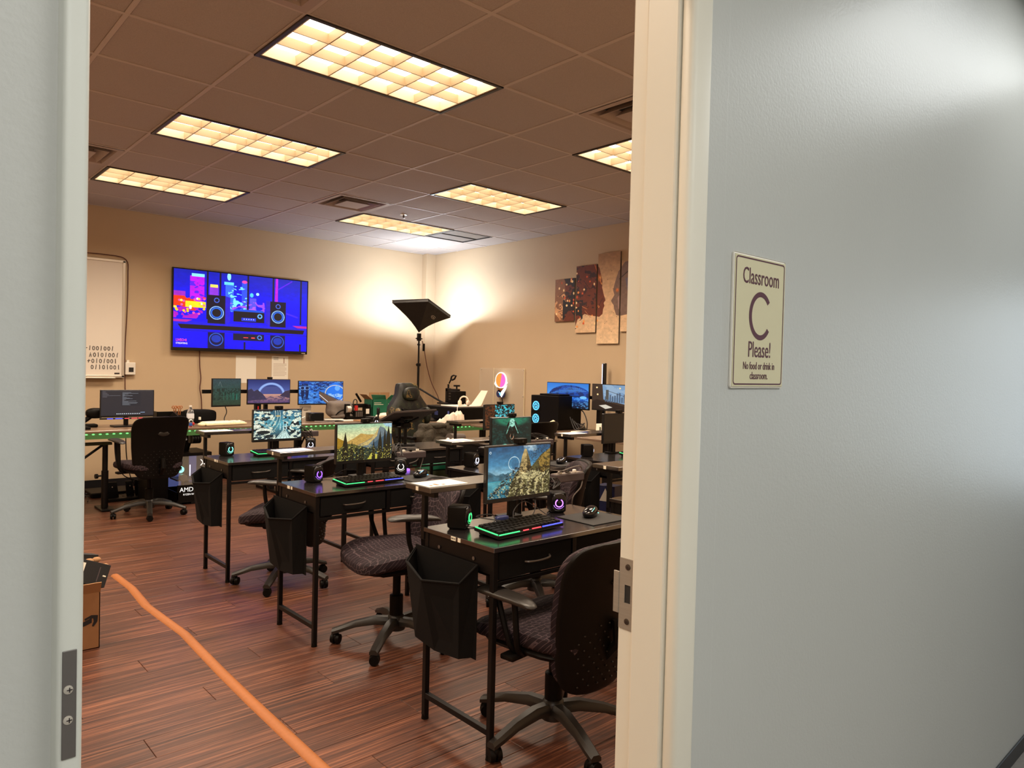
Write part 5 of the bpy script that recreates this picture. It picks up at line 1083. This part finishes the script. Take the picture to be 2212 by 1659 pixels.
for a, b in ((((-.17, -.10, .23), (.02, -.10, .23), (-.03, -.16, .285), (-.21, -.13, .29))), 0), (((.03, -.10, .23), (.17, -.10, .23), (.22, -.15, .28), (.06, -.15, .285)), 1): MB().prism(a, (0, .003, .002)).build('flap', 'green_box', t)
MB().prism([(-.17, -.08, .23), (-.17, .10, .23), (-.25, .08, .29), (-.25, -.08, .29)], (.003, 0, .002)).build('flap', 'cardboard_in', t)
for k, (a, b, z) in enumerate(((-.15, -.05, .185), (-.15, -.02, .165), (.05, .13, .17), (.05, .155, .15), (.05, .15, .13))): bx(a, b, -.1015, -.1003, z, z+.007).build('print_line', 'sticker', t)
for a, b in ((-.13, .02), (.03, .16)): bx(a, b, .05, .055, .15, .31).build('inner_board', 'cardboard_in', t)
q = MB(); lump(q, (0, 0, .035), (.16, .06, .04)); tag(q.build('plastic_wrap', 'cloth_white', None, True, loc=(3.20, 4.30, DZ)), 'crumpled white wrapping in front of the green carton', 'wrapping')
t = item('desk_microphone', 'small black camera post standing at the wall desk edge', 'camera', 3.02, 4.22); MB().lathe([(.03, 0), (.028, .012), (.012, .02), (.010, .06), (.018, .065), (.02, .13), (.012, .15), (.0, .152)]).build('body', 'gloss_black', t, True)
rs3 = random.Random(12)
PAPN = ['white papers spread on the wall desk below the backpack', 'tan sheet at the wall desk front edge', 'dark folder among the papers on the wall desk', 'small pale packet near the backpack strap', 'loose grey sleeve on the wall desk']
for k, (x, y, m) in enumerate(((2.62, 4.28, 'paper'), (2.80, 4.18, 'cardboard_in'), (2.45, 4.25, 'fabric_black'), (2.55, 4.42, 'white_plastic'), (2.32, 4.20, 'bag_gray'))): tag(bx(-.11, .11, -.05, .05, 0, .008+.004*(k % 2), .002).build('paper_pile', m, None, loc=(x, y, DZ), rot=(0, 0, rs3.random()-.5)), PAPN[k], 'papers')
cable('power_cable', 'black cables tangled on the wall desk between the arch and arcade monitors', [(1.65, 4.50, .765), (1.60, 4.45, .82), (1.70, 4.4, .84), (1.74, 4.45, .78), (1.9, 4.4, .765), (2.1, 4.45, .80), (2.2, 4.5, .90)], .005)
cable('power_cable', 'two thin cables hanging below the dim misty wood monitor', [(1.36, 4.60, .93), (1.38, 4.60, .86), (1.35, 4.58, .80), (1.34, 4.55, .765)], .005)
cable('power_cable', 'white cable ring at the foot of the blue arcade monitor', [(2.05, 4.40, .77), (2.12, 4.36, .79), (2.18, 4.40, .80), (2.14, 4.45, .77), (2.06, 4.42, .765)], .007, 'white_plastic')
# corner desk: heat press, printer, headphones, cloth
t = item('heat_press', 'black heat press with raised open handle on the corner wall desk', 'machine', 4.0, 4.10, .93, R(-90))
bx(-.16, .16, -.10, .12, -.0, .02, .004).build('base', 'frame_black', t); bx(-.15, -.10, .02, .08, .02, .20, .006).build('column', 'frame_black', t); q = bx(-.15, .10, .02, .07, .155, .195, .008); q.cyl((-.125, .05, .19), (-.125, .05, .25), .012, n=10); q.build('arm', 'frame_black', t)
q = bx(.03, .18, -.07, .10, .02, .17, .008); q.build('control_head', 'plastic_black', t)
for k in range(3): bx(.05, .09, -.073, -.07, .06+.035*k, .078+.035*k).build('button', 'handle', t)
MB().cyl((.05, .05, .19), (.05, .05, .23), .010, n=10).cyl((.05, .05, .225), (.05, .05, .245), .042, n=20).build('pressure_knob', 'frame_black', t, True)
q = MB(); q.tube([(-.11, .05, .26), (-.075, .05, .31)], .009, 8); q.tube([(-.075, .05, .31), (-.06, .05, .35), (-.02, .05, .365), (.03, .05, .36), (.0, .05, .32), (-.04, .05, .305), (-.075, .05, .31)], .011, 8); q.build('lift_handle', 'frame_black', t, True)
t = item('box_printer', 'large black printer with white papers on top in the corner', 'printer', 3.86, 3.72)
bx(-.26, .26, -.30, .40, .02, .178, .012).build('housing', 'plastic_black', t); bx(-.23, .23, -.28, .38, .0, .02).build('base', 'frame_black', t); bx(-.262, -.258, .10, .17, .07, .12).build('side_light', 'navy', t); bx(-.262, -.259, -.12, -.09, .07, .13).build('side_light', 'e_case', t)
tag(bx(-.2, .2, -.28, .05, 0, .012, .003).build('paper_pile', 'paper', None, loc=(3.86, 3.80, .9295)), 'white sheets on top of the black printer', 'papers')
t = item('headphones', 'white headphones standing on the printer', 'headphones', 3.80, 3.58, .9425, R(-60))
MB().arc((0, 0, .055), .055, R(-20), R(200), .009, 20, 8).build('headband', 'cloth_white', t, True)
for s in (-1, 1): MB().sell((s*.053, 0, .032), (.020, .034, .034), (.8, .8)).build('ear_cup', 'cloth_white', t, True)
cable('headphone_cable', 'white cable from the headphones over the printer side', [(3.78, 3.54, .965), (3.70, 3.48, .955), (3.60, 3.44, .94), (3.585, 3.42, .86), (3.58, 3.40, .78)], .004, 'white_plastic')
for nm, lab, x, y, z, w in (('white_board_panel', 'blank white panel leaning behind the white headphones', 4.0, 3.60, .9425, .16), ('white_board_panel', 'blank white panel leaning left of the black tower', 4.36, 2.96, .79, .20)):
    t = item(nm, lab, 'panel', x, y, z if z > .9 else DZ+.0); MB().prism([(0, w*.6, 0), (0, -w*.6, 0), (.10, -w*.6, w+.02), (.10, w*.15, w+.02)], (.006, 0, 0)).build('sheet', 'cloth_white', t)
q = MB(); NX, NY = 12, 18; top = []
for j in range(NY+1):
    row = []
    for i in range(NX+1):
        u, v = i/NX, j/NY; e = min(1, 6*min(u, 1-u), 6*min(v, 1-v)); h = (.02+.15*(1-v)**1.3)*(.45+.55*e)+.010*math.sin(9*u+14*v)+.007*math.sin(22*u-17*v)
        row.append(q.b.verts.new((-.09+.18*u+.012*math.sin(7*v), -.16+.34*v, max(.004, h*(1 if e > .02 else .1)))))
    top.append(row)
bot = [[q.b.verts.new((w.co.x, w.co.y, 0.001)) for w in row] for row in top]
for j in range(NY):
    for i in range(NX): q.b.faces.new((top[j][i], top[j][i+1], top[j+1][i+1], top[j+1][i])); q.b.faces.new((bot[j][i], bot[j+1][i], bot[j+1][i+1], bot[j][i+1]))
for j in range(NY):
    for i in (0, NX): q.b.faces.new((top[j][i], top[j+1][i], bot[j+1][i], bot[j][i]))
for i in range(NX):
    for j in (0, NY): q.b.faces.new((top[j][i], top[j][i+1], bot[j][i+1], bot[j][i]))
tag(q.build('cloth_bundle', 'cloth_white', None, True, loc=(3.55, 3.50, DZ)), 'white cloth draped over the corner desk front', 'cloth')
t = item('wire_basket', 'black wire basket at the corner desk left of the printer', 'basket', 3.58, 4.20); q = MB()
for k in range(10): a = 2*PI*k/10; q.tube([(.08*math.cos(a), .10*math.sin(a), .01), (.10*math.cos(a), .13*math.sin(a), .07), (.09*math.cos(a+.2), .11*math.sin(a+.2), .13)], .004, 5)
for z, k in ((.01, .08), (.07, .10), (.13, .092)): q.tube([(k*math.cos(a), k*1.28*math.sin(a), z) for a in [2*PI*i/20 for i in range(21)]], .005, 5)
q.build('wire_frame', 'cable', t, True)
tag(bx(-.14, .14, -.10, .10, 0, .10, .008).build('black_console', 'gloss_black', None, loc=(3.62, 3.98, DZ)) if False else bx(-.11, .11, -.16, .12, 0, .055, .008).build('black_console', 'gloss_black', None, loc=(3.55, 3.95, DZ)), 'flat black device on the corner desk left of the printer', 'device')
# right wall desk: tower, microphone, laptop, boxes
t = item('computer_tower', 'tall black computer tower with two blue fans on the right wall desk', 'computer', 4.12, 2.38)
bx(-.17, .19, -.22, .20, .015, .365, .006).build('case', 'plastic_black', t)
for z in (.11, .25):
    bx(-.174, -.170, .06, .17, z-.055, z+.055).build('fan_window', 'gloss_black', t)
    MB().arc((-.176, .115, z), .046, 0, 2*PI, .005, 24, 6, 'yz').build('fan_ring', 'e_cyan', t, True)
    q = MB()
    for k in range(9): a = 2*PI*k/9; q.tube([(-.176, .115+.012*math.cos(a), z+.012*math.sin(a)), (-.176, .115+.042*math.cos(a+.5), z+.042*math.sin(a+.5))], .0035, 5)
    q.build('fan_blades', 'e_cyan', t, True)['kind'] = 'stuff'
bx(-.15, .17, -.2, .18, 0, .015).build('foot', 'frame_black', t); tag(bx(-.12, .12, -.16, .14, 0, .018, .006).build('router', 'plastic_black', None, loc=(4.12, 2.36, DZ+.3655)), 'flat black router on top of the computer tower', 'router')
t = item('desk_microphone', 'small microphone with blue glowing base tilted on a stand', 'microphone', 3.80, 2.13)
MB().lathe([(.035, 0), (.035, .008), (.006, .012), (.006, .06)]).build('stand', 'frame_black', t, True)
mm = Matrix.Translation((0, 0, .075)) @ Matrix.Rotation(R(55), 4, Vector((.67, .74, 0))); MB().lathe([(.0, -.005), (.02, 0), (.022, .03), (.02, .055)], m=mm @ Matrix.Translation((0, 0, -.03))).build('glow_body', 'e_blue', t, True); MB().lathe([(.021, .025), (.024, .05), (.02, .085), (.0, .095)], m=mm @ Matrix.Translation((0, 0, -.03))).build('capsule', 'olive' if False else 'cream', t, True)
t = item('white_laptop', 'closed white laptop on the right wall desk', 'laptop', 3.98, 1.74); bx(-.11, .11, -.16, .16, 0, .022, .006).build('body', 'cloth_white', t); bx(-.112, -.11, -.08, .06, .006, .014).build('ports', 'vent_dark', t)
t = item('white_device_box', 'white box with a yellow socket behind the switched-off monitor', 'box', 4.18, 1.66); bx(-.08, .08, -.10, .10, 0, .10, .004).build('body', 'white_plastic', t); bx(-.083, -.08, .03, .05, .03, .07).build('socket', 'olive', t); bx(-.083, -.08, -.02, -.005, .035, .06).build('socket', 'vent_dark', t)
q = MB()
for k in range(6): q.tube([(4.05, 2.08-.03*k, .90-.02*k), (4.02, 2.0-.03*k, .80+.01*k), (3.98, 1.92-.02*k, .775+.012*k), (4.06, 1.86, .78)], .006, 5, 5)
tag(q.build('cable_bundle', 'cable', None, True), 'bundle of black cables right of the computer tower', 'cable')
cable('monitor_cable', 'black cable arching down from the blue dome monitor', [(4.20, 2.15, .99), (4.18, 2.02, .96), (4.15, 1.93, .86), (4.14, 1.92, .77)], .006)
tag(bx(-.2, .2, -.25, .22, 0, .10, .01).build('dark_case', 'plastic_black', None, loc=(4.15, 2.92, DZ)) if False else bx(-.16, .14, -.14, .14, 0, .075, .01).build('dark_case', 'plastic_black', None, loc=(3.98, 2.88, DZ)), 'low dark case on the right wall desk before the white panel', 'case')
for k, (z, lab) in enumerate(((.04, 'lower cardboard sheet lying on the dark case'), (.05, 'upper brown sheet lying on the dark case'))): tag(bx(-.15, .13, -.13, .13, 0, .008).build('flat_board', 'cardboard' if k else 'bag_gray', None, loc=(3.98-.01*k, 2.88, DZ+.0755+.0085*k), rot=(0, 0, .1*k)), lab, 'board')
# under the left wall desk: glass sided computer, pedals, post
t = item('gaming_computer', 'glass sided computer with white lights and AMD lettering under the wall desk', 'computer', .90, 4.32, 0)
q = MB(); q.box(-.16, .16, -.20, .24, .02, .05); q.box(-.16, .16, -.20, .24, .47, .50); q.box(-.16, .16, .22, .24, .05, .47); q.box(.15, .16, -.2, .22, .05, .47); q.box(-.16, -.15, -.20, .22, .05, .12); q.box(-.16, .16, -.2, -.19, .05, .19); q.build('case', 'plastic_black', t)
bx(-.15, .15, .205, .215, .12, .46).build('back_glow', 'e_case', t); bx(-.02, .10, -.05, .10, .14, .18, .004).build('graphics_card', 'steel_dark', t)
MB().arc((-.10, -.10, .33), .022, 0, 2*PI, .012, 18).build('pump_ring', 'e_teal', t, True); bx(-.035, -.027, -.16, -.155, .27, .38).build('light_tube', 'e_white', t); MB().tube([(.0, -.1, .24), (.06, -.12, .30), (.11, -.08, .22)], .007, 6, 5).build('coolant_hose', 'cable', t, True)
for s in (-1, 1): MB().prism([(.085-.03, -.185, .40-s*.03), (.085-.018, -.185, .40-s*.03), (.085+.03, -.185, .40+s*.03), (.085+.018, -.185, .40+s*.03)], (0, .003, 0)).build('cross_mark', 'e_amd', t)
q = MB(); q.cyl((-.10, -.19, .26), (-.10, -.15, .26), .035, n=18); q.box(-.14, .13, -.12, .10, .22, .235); q.build('fan', 'steel_dark', t, True)
text('AMD', .062, 'lettering', 'e_amd', t, Matrix.Translation((-.075, -.2015, .125)) @ FACE_NY, 'CENTER', .95); text('RYZEN RADEON', .024, 'lettering', 'e_amd', t, Matrix.Translation((-.02, -.2015, .09)) @ FACE_NY, 'CENTER', .95)
for x in (-.13, .13): bx(x-.02, x+.02, -.18, .2, 0, .02).build('foot', 'frame_black', t)
bx(-.150, .150, -.199, -.196, .19, .47).build('glass_panel', 'acrylic', t)
t = item('black_tower', 'plain black computer tower beside the glass sided one', 'computer', .62, 4.45, 0); bx(-.09, .09, -.16, .20, .0, .42, .006).build('case', 'plastic_black', t); MB().cyl((-.02, -.163, .35), (-.02, -.158, .35), .012, n=12).build('power_button', 'alu', t, True)
t = item('pedal_set', 'black racing pedals on the floor under the left wall desk', 'pedals', .42, 4.75, 0)
bx(-.16, .20, -.12, .12, 0, .03, .006).build('base_plate', 'plastic_black', t)
for k, (x, w) in enumerate(((-.10, .055), (.06, .035), (.14, .035))): MB().prism([(x-w, -.04, .03), (x+w, -.04, .03), (x+w*.9, .03, .17), (x-w*.9, .03, .17)], (0, .015, .004)).build('pedal', 'plastic_black', t); MB().cyl((x, -.01, .13), (x, -.014, .13), .006, n=10).build('bolt', 'alu', t)
t = item('rotary_pedal', 'yellow and steel round foot switch on a white plate under the desk', 'foot switch', .66, 4.86, 0, .3); bx(-.10, .08, -.06, .06, 0, .012, .004).build('plate', 'cream', t); MB().lathe([(.05, .012), (.05, .03), (.035, .045), (.0, .048)]).build('dome', 'alu', t, True)
t = item('adjustable_post', 'black height-adjustable post with round knob at the left frame edge', 'stand', .155, 4.30, 0)
bx(-.055, .055, -.14, .14, 0, .02, .005).build('foot', 'frame_black', t); MB().tube([(0, 0, .02), (0, 0, .36)], .030, 12).build('outer_tube', 'frame_black', t, True); MB().tube([(0, 0, .36), (0, 0, .60)], .024, 12).build('inner_tube', 'frame_black', t, True); q = MB(); q.cyl((-.03, -.01, .315), (-.07, -.02, .315), .008, n=8); q.cyl((-.065, -.02, .315), (-.085, -.024, .315), .022, n=14); q.build('clamp_knob', 'frame_black', t, True); bx(-.26, .05, -.04, .04, .60, .625, .004).build('tray', 'olive', t)
MB().tube([(-.42, 0, .30), (-.02, -.0, .60)], .012, 6).build('strut', 'frame_black', t)
t = item('gear_shifter', 'black ribbed shifter hanging under the wall desk edge', 'controller', .90, 4.14, .59); q = MB()
for k in range(4): q.cyl((-.035+.022*k, -.02, .045), (-.02+.022*k, -.02, .045), .042, n=16)
q.box(-.04, .05, -.02, .06, .0, .08, .006); q.build('body', 'plastic_black', t, True); bx(-.03, .04, .0, .05, .08, .138).build('mount', 'frame_black', t)
for i, (lab, pts) in enumerate((('long black cable sagging under the left wall desk', [(.30, 4.5, .72), (.31, 4.5, .45), (.36, 4.52, .28), (.50, 4.6, .20), (.60, 4.7, .16)]), ('black cable loop behind the plain black tower', [(.40, 4.6, .70), (.41, 4.6, .45), (.45, 4.62, .25), (.52, 4.7, .12)]), ('black cable on the floor at the left frame edge', [(-.1, 4.9, .10), (.05, 4.88, .12), (.12, 4.86, .05), (.1, 4.7, .012)]), ('grey cable loop standing on the floor between the towers', [(.70, 4.7, .012), (.72, 4.7, .25), (.76, 4.7, .28), (.78, 4.7, .15), (.78, 4.7, .012)]))): cable('floor_cable', lab, pts, .005, 'cable' if i < 3 else 'cable_gray')
q = MB()
rs4 = random.Random(21)
for k in range(16):
    x, y = .0+.75*rs4.random(), 4.72+.45*rs4.random(); q.tube([(x+.10*(rs4.random()-.5)*i, y+.05*(rs4.random()-.5)*i, .008+.03*rs4.random()) for i in range(6)], .005, 5, 4)
tag(q.build('cable_heap', 'cable', None, True), 'heap of black cables on the floor along the far wall', 'cables', kind='stuff')
tag(bx(-.22, .22, -.18, .18, 0, .05, .01).build('floor_box', 'plastic_black', None, loc=(.40, 5.12, 0)), 'low black box against the far wall under the left desk', 'box')
# behind the second desk: storage cabinet with green lid, tripod stand with small camera
t = item('storage_bin', 'tall olive storage bin with a green lid beyond the second left desk', 'bin', 2.26, 2.02, 0)
bx(-.14, .15, -.12, .12, 0, .50, .01).build('body', 'olive', t); bx(-.15, .16, -.13, .13, .50, .55, .008).build('lid', 'green_box', t); tag(bx(-.10, .08, -.012, .0, 0, .26).build('cardboard_sheet', 'cardboard', None, loc=(2.34, 1.885, 0), rot=(R(-5), 0, 0)), 'brown cardboard sheet leaning on the olive bin', 'cardboard')
t = item('camera_rig', 'black device with silver knobs on a stool behind the tilted monitor', 'device', 2.70, 2.36, 0)
MB().tube([(0, 0, 0.02), (0, 0, .60)], .02, 10).build('pole', 'frame_black', t, True); bx(-.16, .16, -.11, .11, .60, .66, .006).build('platform', 'frame_black', t); bx(-.14, .14, -.14, .14, 0, .02, .004).build('foot', 'frame_black', t)
MB().cyl((-.06, -.04, .715), (.14, .0, .715), .05, .035, n=18).build('barrel', 'cable_gray', t, True)
for x, y in ((-.09, -.06), (-.04, -.08)): MB().sell((x, y, .70), (.026, .026, .026)).build('knob', 'alu', t, True)
bx(-.14, -.06, -.115, -.108, .63, .65).build('silver_tag', 'white_plastic', t); bx(.03, .13, -.115, -.108, .63, .645).build('silver_tag', 'white_plastic', t)
# stray power adapter light behind the second desk
tag(bx(-.02, .02, -.02, .02, -.02, .02, .005).build('blue_indicator', 'e_violet', None, loc=(.905, .50, .735)) if False else bx(-.012, .012, -.012, .012, -.012, .012, .004).build('blue_indicator', 'e_violet', None, loc=(.93, .475, .762)), 'tiny blue indicator light right of the valley picture monitor', 'indicator')
# floor things: orange cable cover, parcel box
q = MB(); ctr = [(-.31, 1.95), (-.30, 1.6), (-.325, 1.2), (-.315, .95), (-.30, .63), (-.315, .3), (-.325, .05), (-.335, -.3), (-.345, -.9), (-.35, -1.3), (-.34, -1.7)]
pts = []
for i in range(len(ctr)-1):
    for k in range(5): f = k/5; pts.append((ctr[i][0]*(1-f)+ctr[i+1][0]*f, ctr[i][1]*(1-f)+ctr[i+1][1]*f))
pts.append(ctr[-1]); rows = []
for x, y in pts: rows.append([q.b.verts.new((x+dx, y, z)) for dx, z in ((-.025, .0), (-.022, .004), (-.012, .010), (-.006, .011), (.006, .011), (.012, .010), (.022, .004), (.025, .0))])
for i in range(len(rows)-1):
    for k in range(7): q.b.faces.new((rows[i][k], rows[i][k+1], rows[i+1][k+1], rows[i+1][k]))
q.b.faces.new(rows[0]); q.b.faces.new(rows[-1][::-1])
tag(q.build('cable_cover', 'orange', None, True), 'long orange cable cover strip lying across the wooden floor', 'cable cover')
t = item('parcel_box', 'open brown cardboard parcel box with black smile arrow at the left frame edge', 'box', -.88, .84, 0)
q = MB()
for a in ((-.21, .21, -.14, -.136), (-.21, .21, .136, .14), (-.21, -.206, -.14, .14), (.206, .21, -.14, .14)): q.box(*a, 0, .27)
q.box(-.21, .21, -.14, .14, 0, .004); q.build('body', 'cardboard', t)
MB().prism([(-.21, -.14, .27), (.21, -.14, .27), (.208, -.175, .325), (-.21, -.17, .32)], (0, .003, .002)).build('flap', 'cardboard_in', t); MB().prism([(-.21, .14, .27), (.21, .14, .27), (.21, .20, .30), (-.21, .20, .30)], (0, .003, .002)).build('flap', 'cardboard_in', t)
q = MB(); ar = []
for k in range(13): a = k/12; ar.append((-.095+.27*a, .085+.055*a*a+.0))
for k in range(12):
    w0 = .004+.008*(k/12); w1 = .004+.008*((k+1)/12); q.quad((ar[k][0], -.1412, ar[k][1]-w0), (ar[k+1][0], -.1412, ar[k+1][1]-w1), (ar[k+1][0], -.1412, ar[k+1][1]+w1), (ar[k][0], -.1412, ar[k][1]+w0))
hd = [(.120, .152), (.150, .165), (.178, .160), (.176, .130), (.160, .108), (.152, .112), (.160, .132), (.158, .148), (.140, .150), (.124, .143)]
q.prism([(x+.023, -.1412, z) for x, z in hd], (0, -.0004, 0)); q.build('smile_arrow', 'print_black', t); bx(.03, .09, -.1415, -.1408, .005, .06).build('black_label', 'print_black', t)
t = item('black_carton', 'black printed carton with white barcode label tipped in the parcel box', 'box', -.745, .80, .315, R(8))
m2 = Matrix.Rotation(R(24), 4, 'Y') @ Matrix.Rotation(R(-16), 4, 'X'); bx(-.20, .10, -.07, .09, -.02, .09, .001, m=m2, seg=1).build('body', 'print_black', t); bx(-.08, -.02, -.0712, -.0705, .015, .075, m=m2).build('barcode_label', 'paper', t)
for k in range(5): bx(-.055+.006*k, -.052+.006*k, -.0718, -.0713, .025, .055, m=m2).build('bar', 'ink', t)
bx(.05, .055, -.0715, -.0705, .0, .07, m=m2).build('print_line', 'sock', t); bx(.075, .09, -.0715, -.0705, .03, .036, m=m2).build('print_line', 'sticker', t)
for k in range(4): bx(-.14+.05*k, -.10+.05*k, -.05, .05, .0902, .0906, m=m2).build('print_stripe', 'sock', t)
q = MB()
for k in range(7): q.sell((-.10+.034*k, .07+.01*(k % 2), .075-.012*k+.012*(k % 3)), (.022, .018, .014), (1, 1), 8, 6)
tag(q.build('torn_packing', 'cardboard_in', None, True, loc=(-.72, .80, .345)), 'torn brown packing edge behind the black carton', 'packing', kind='stuff')
tag(bx(-.09, .09, -.04, .05, 0, .06, .001, seg=1).build('small_black_box', 'print_black', None, loc=(-.74, .92, .36), rot=(R(-6), R(12), R(5))), 'small black box with white marks behind the black carton', 'box')
# blue box glimpsed under the right desks
t = item('blue_carton', 'blue and white carton standing under the right column desk', 'box', 2.75, .42, .0, R(10)); bx(-.06, .06, -.08, .08, 0, .52, .003).build('body', 'navy', t); MB().prism([(-.061, -.05, .40), (-.061, .05, .40), (-.061, 0, .50)], (-.001, 0, 0)).build('print_triangle', 'paper', t)
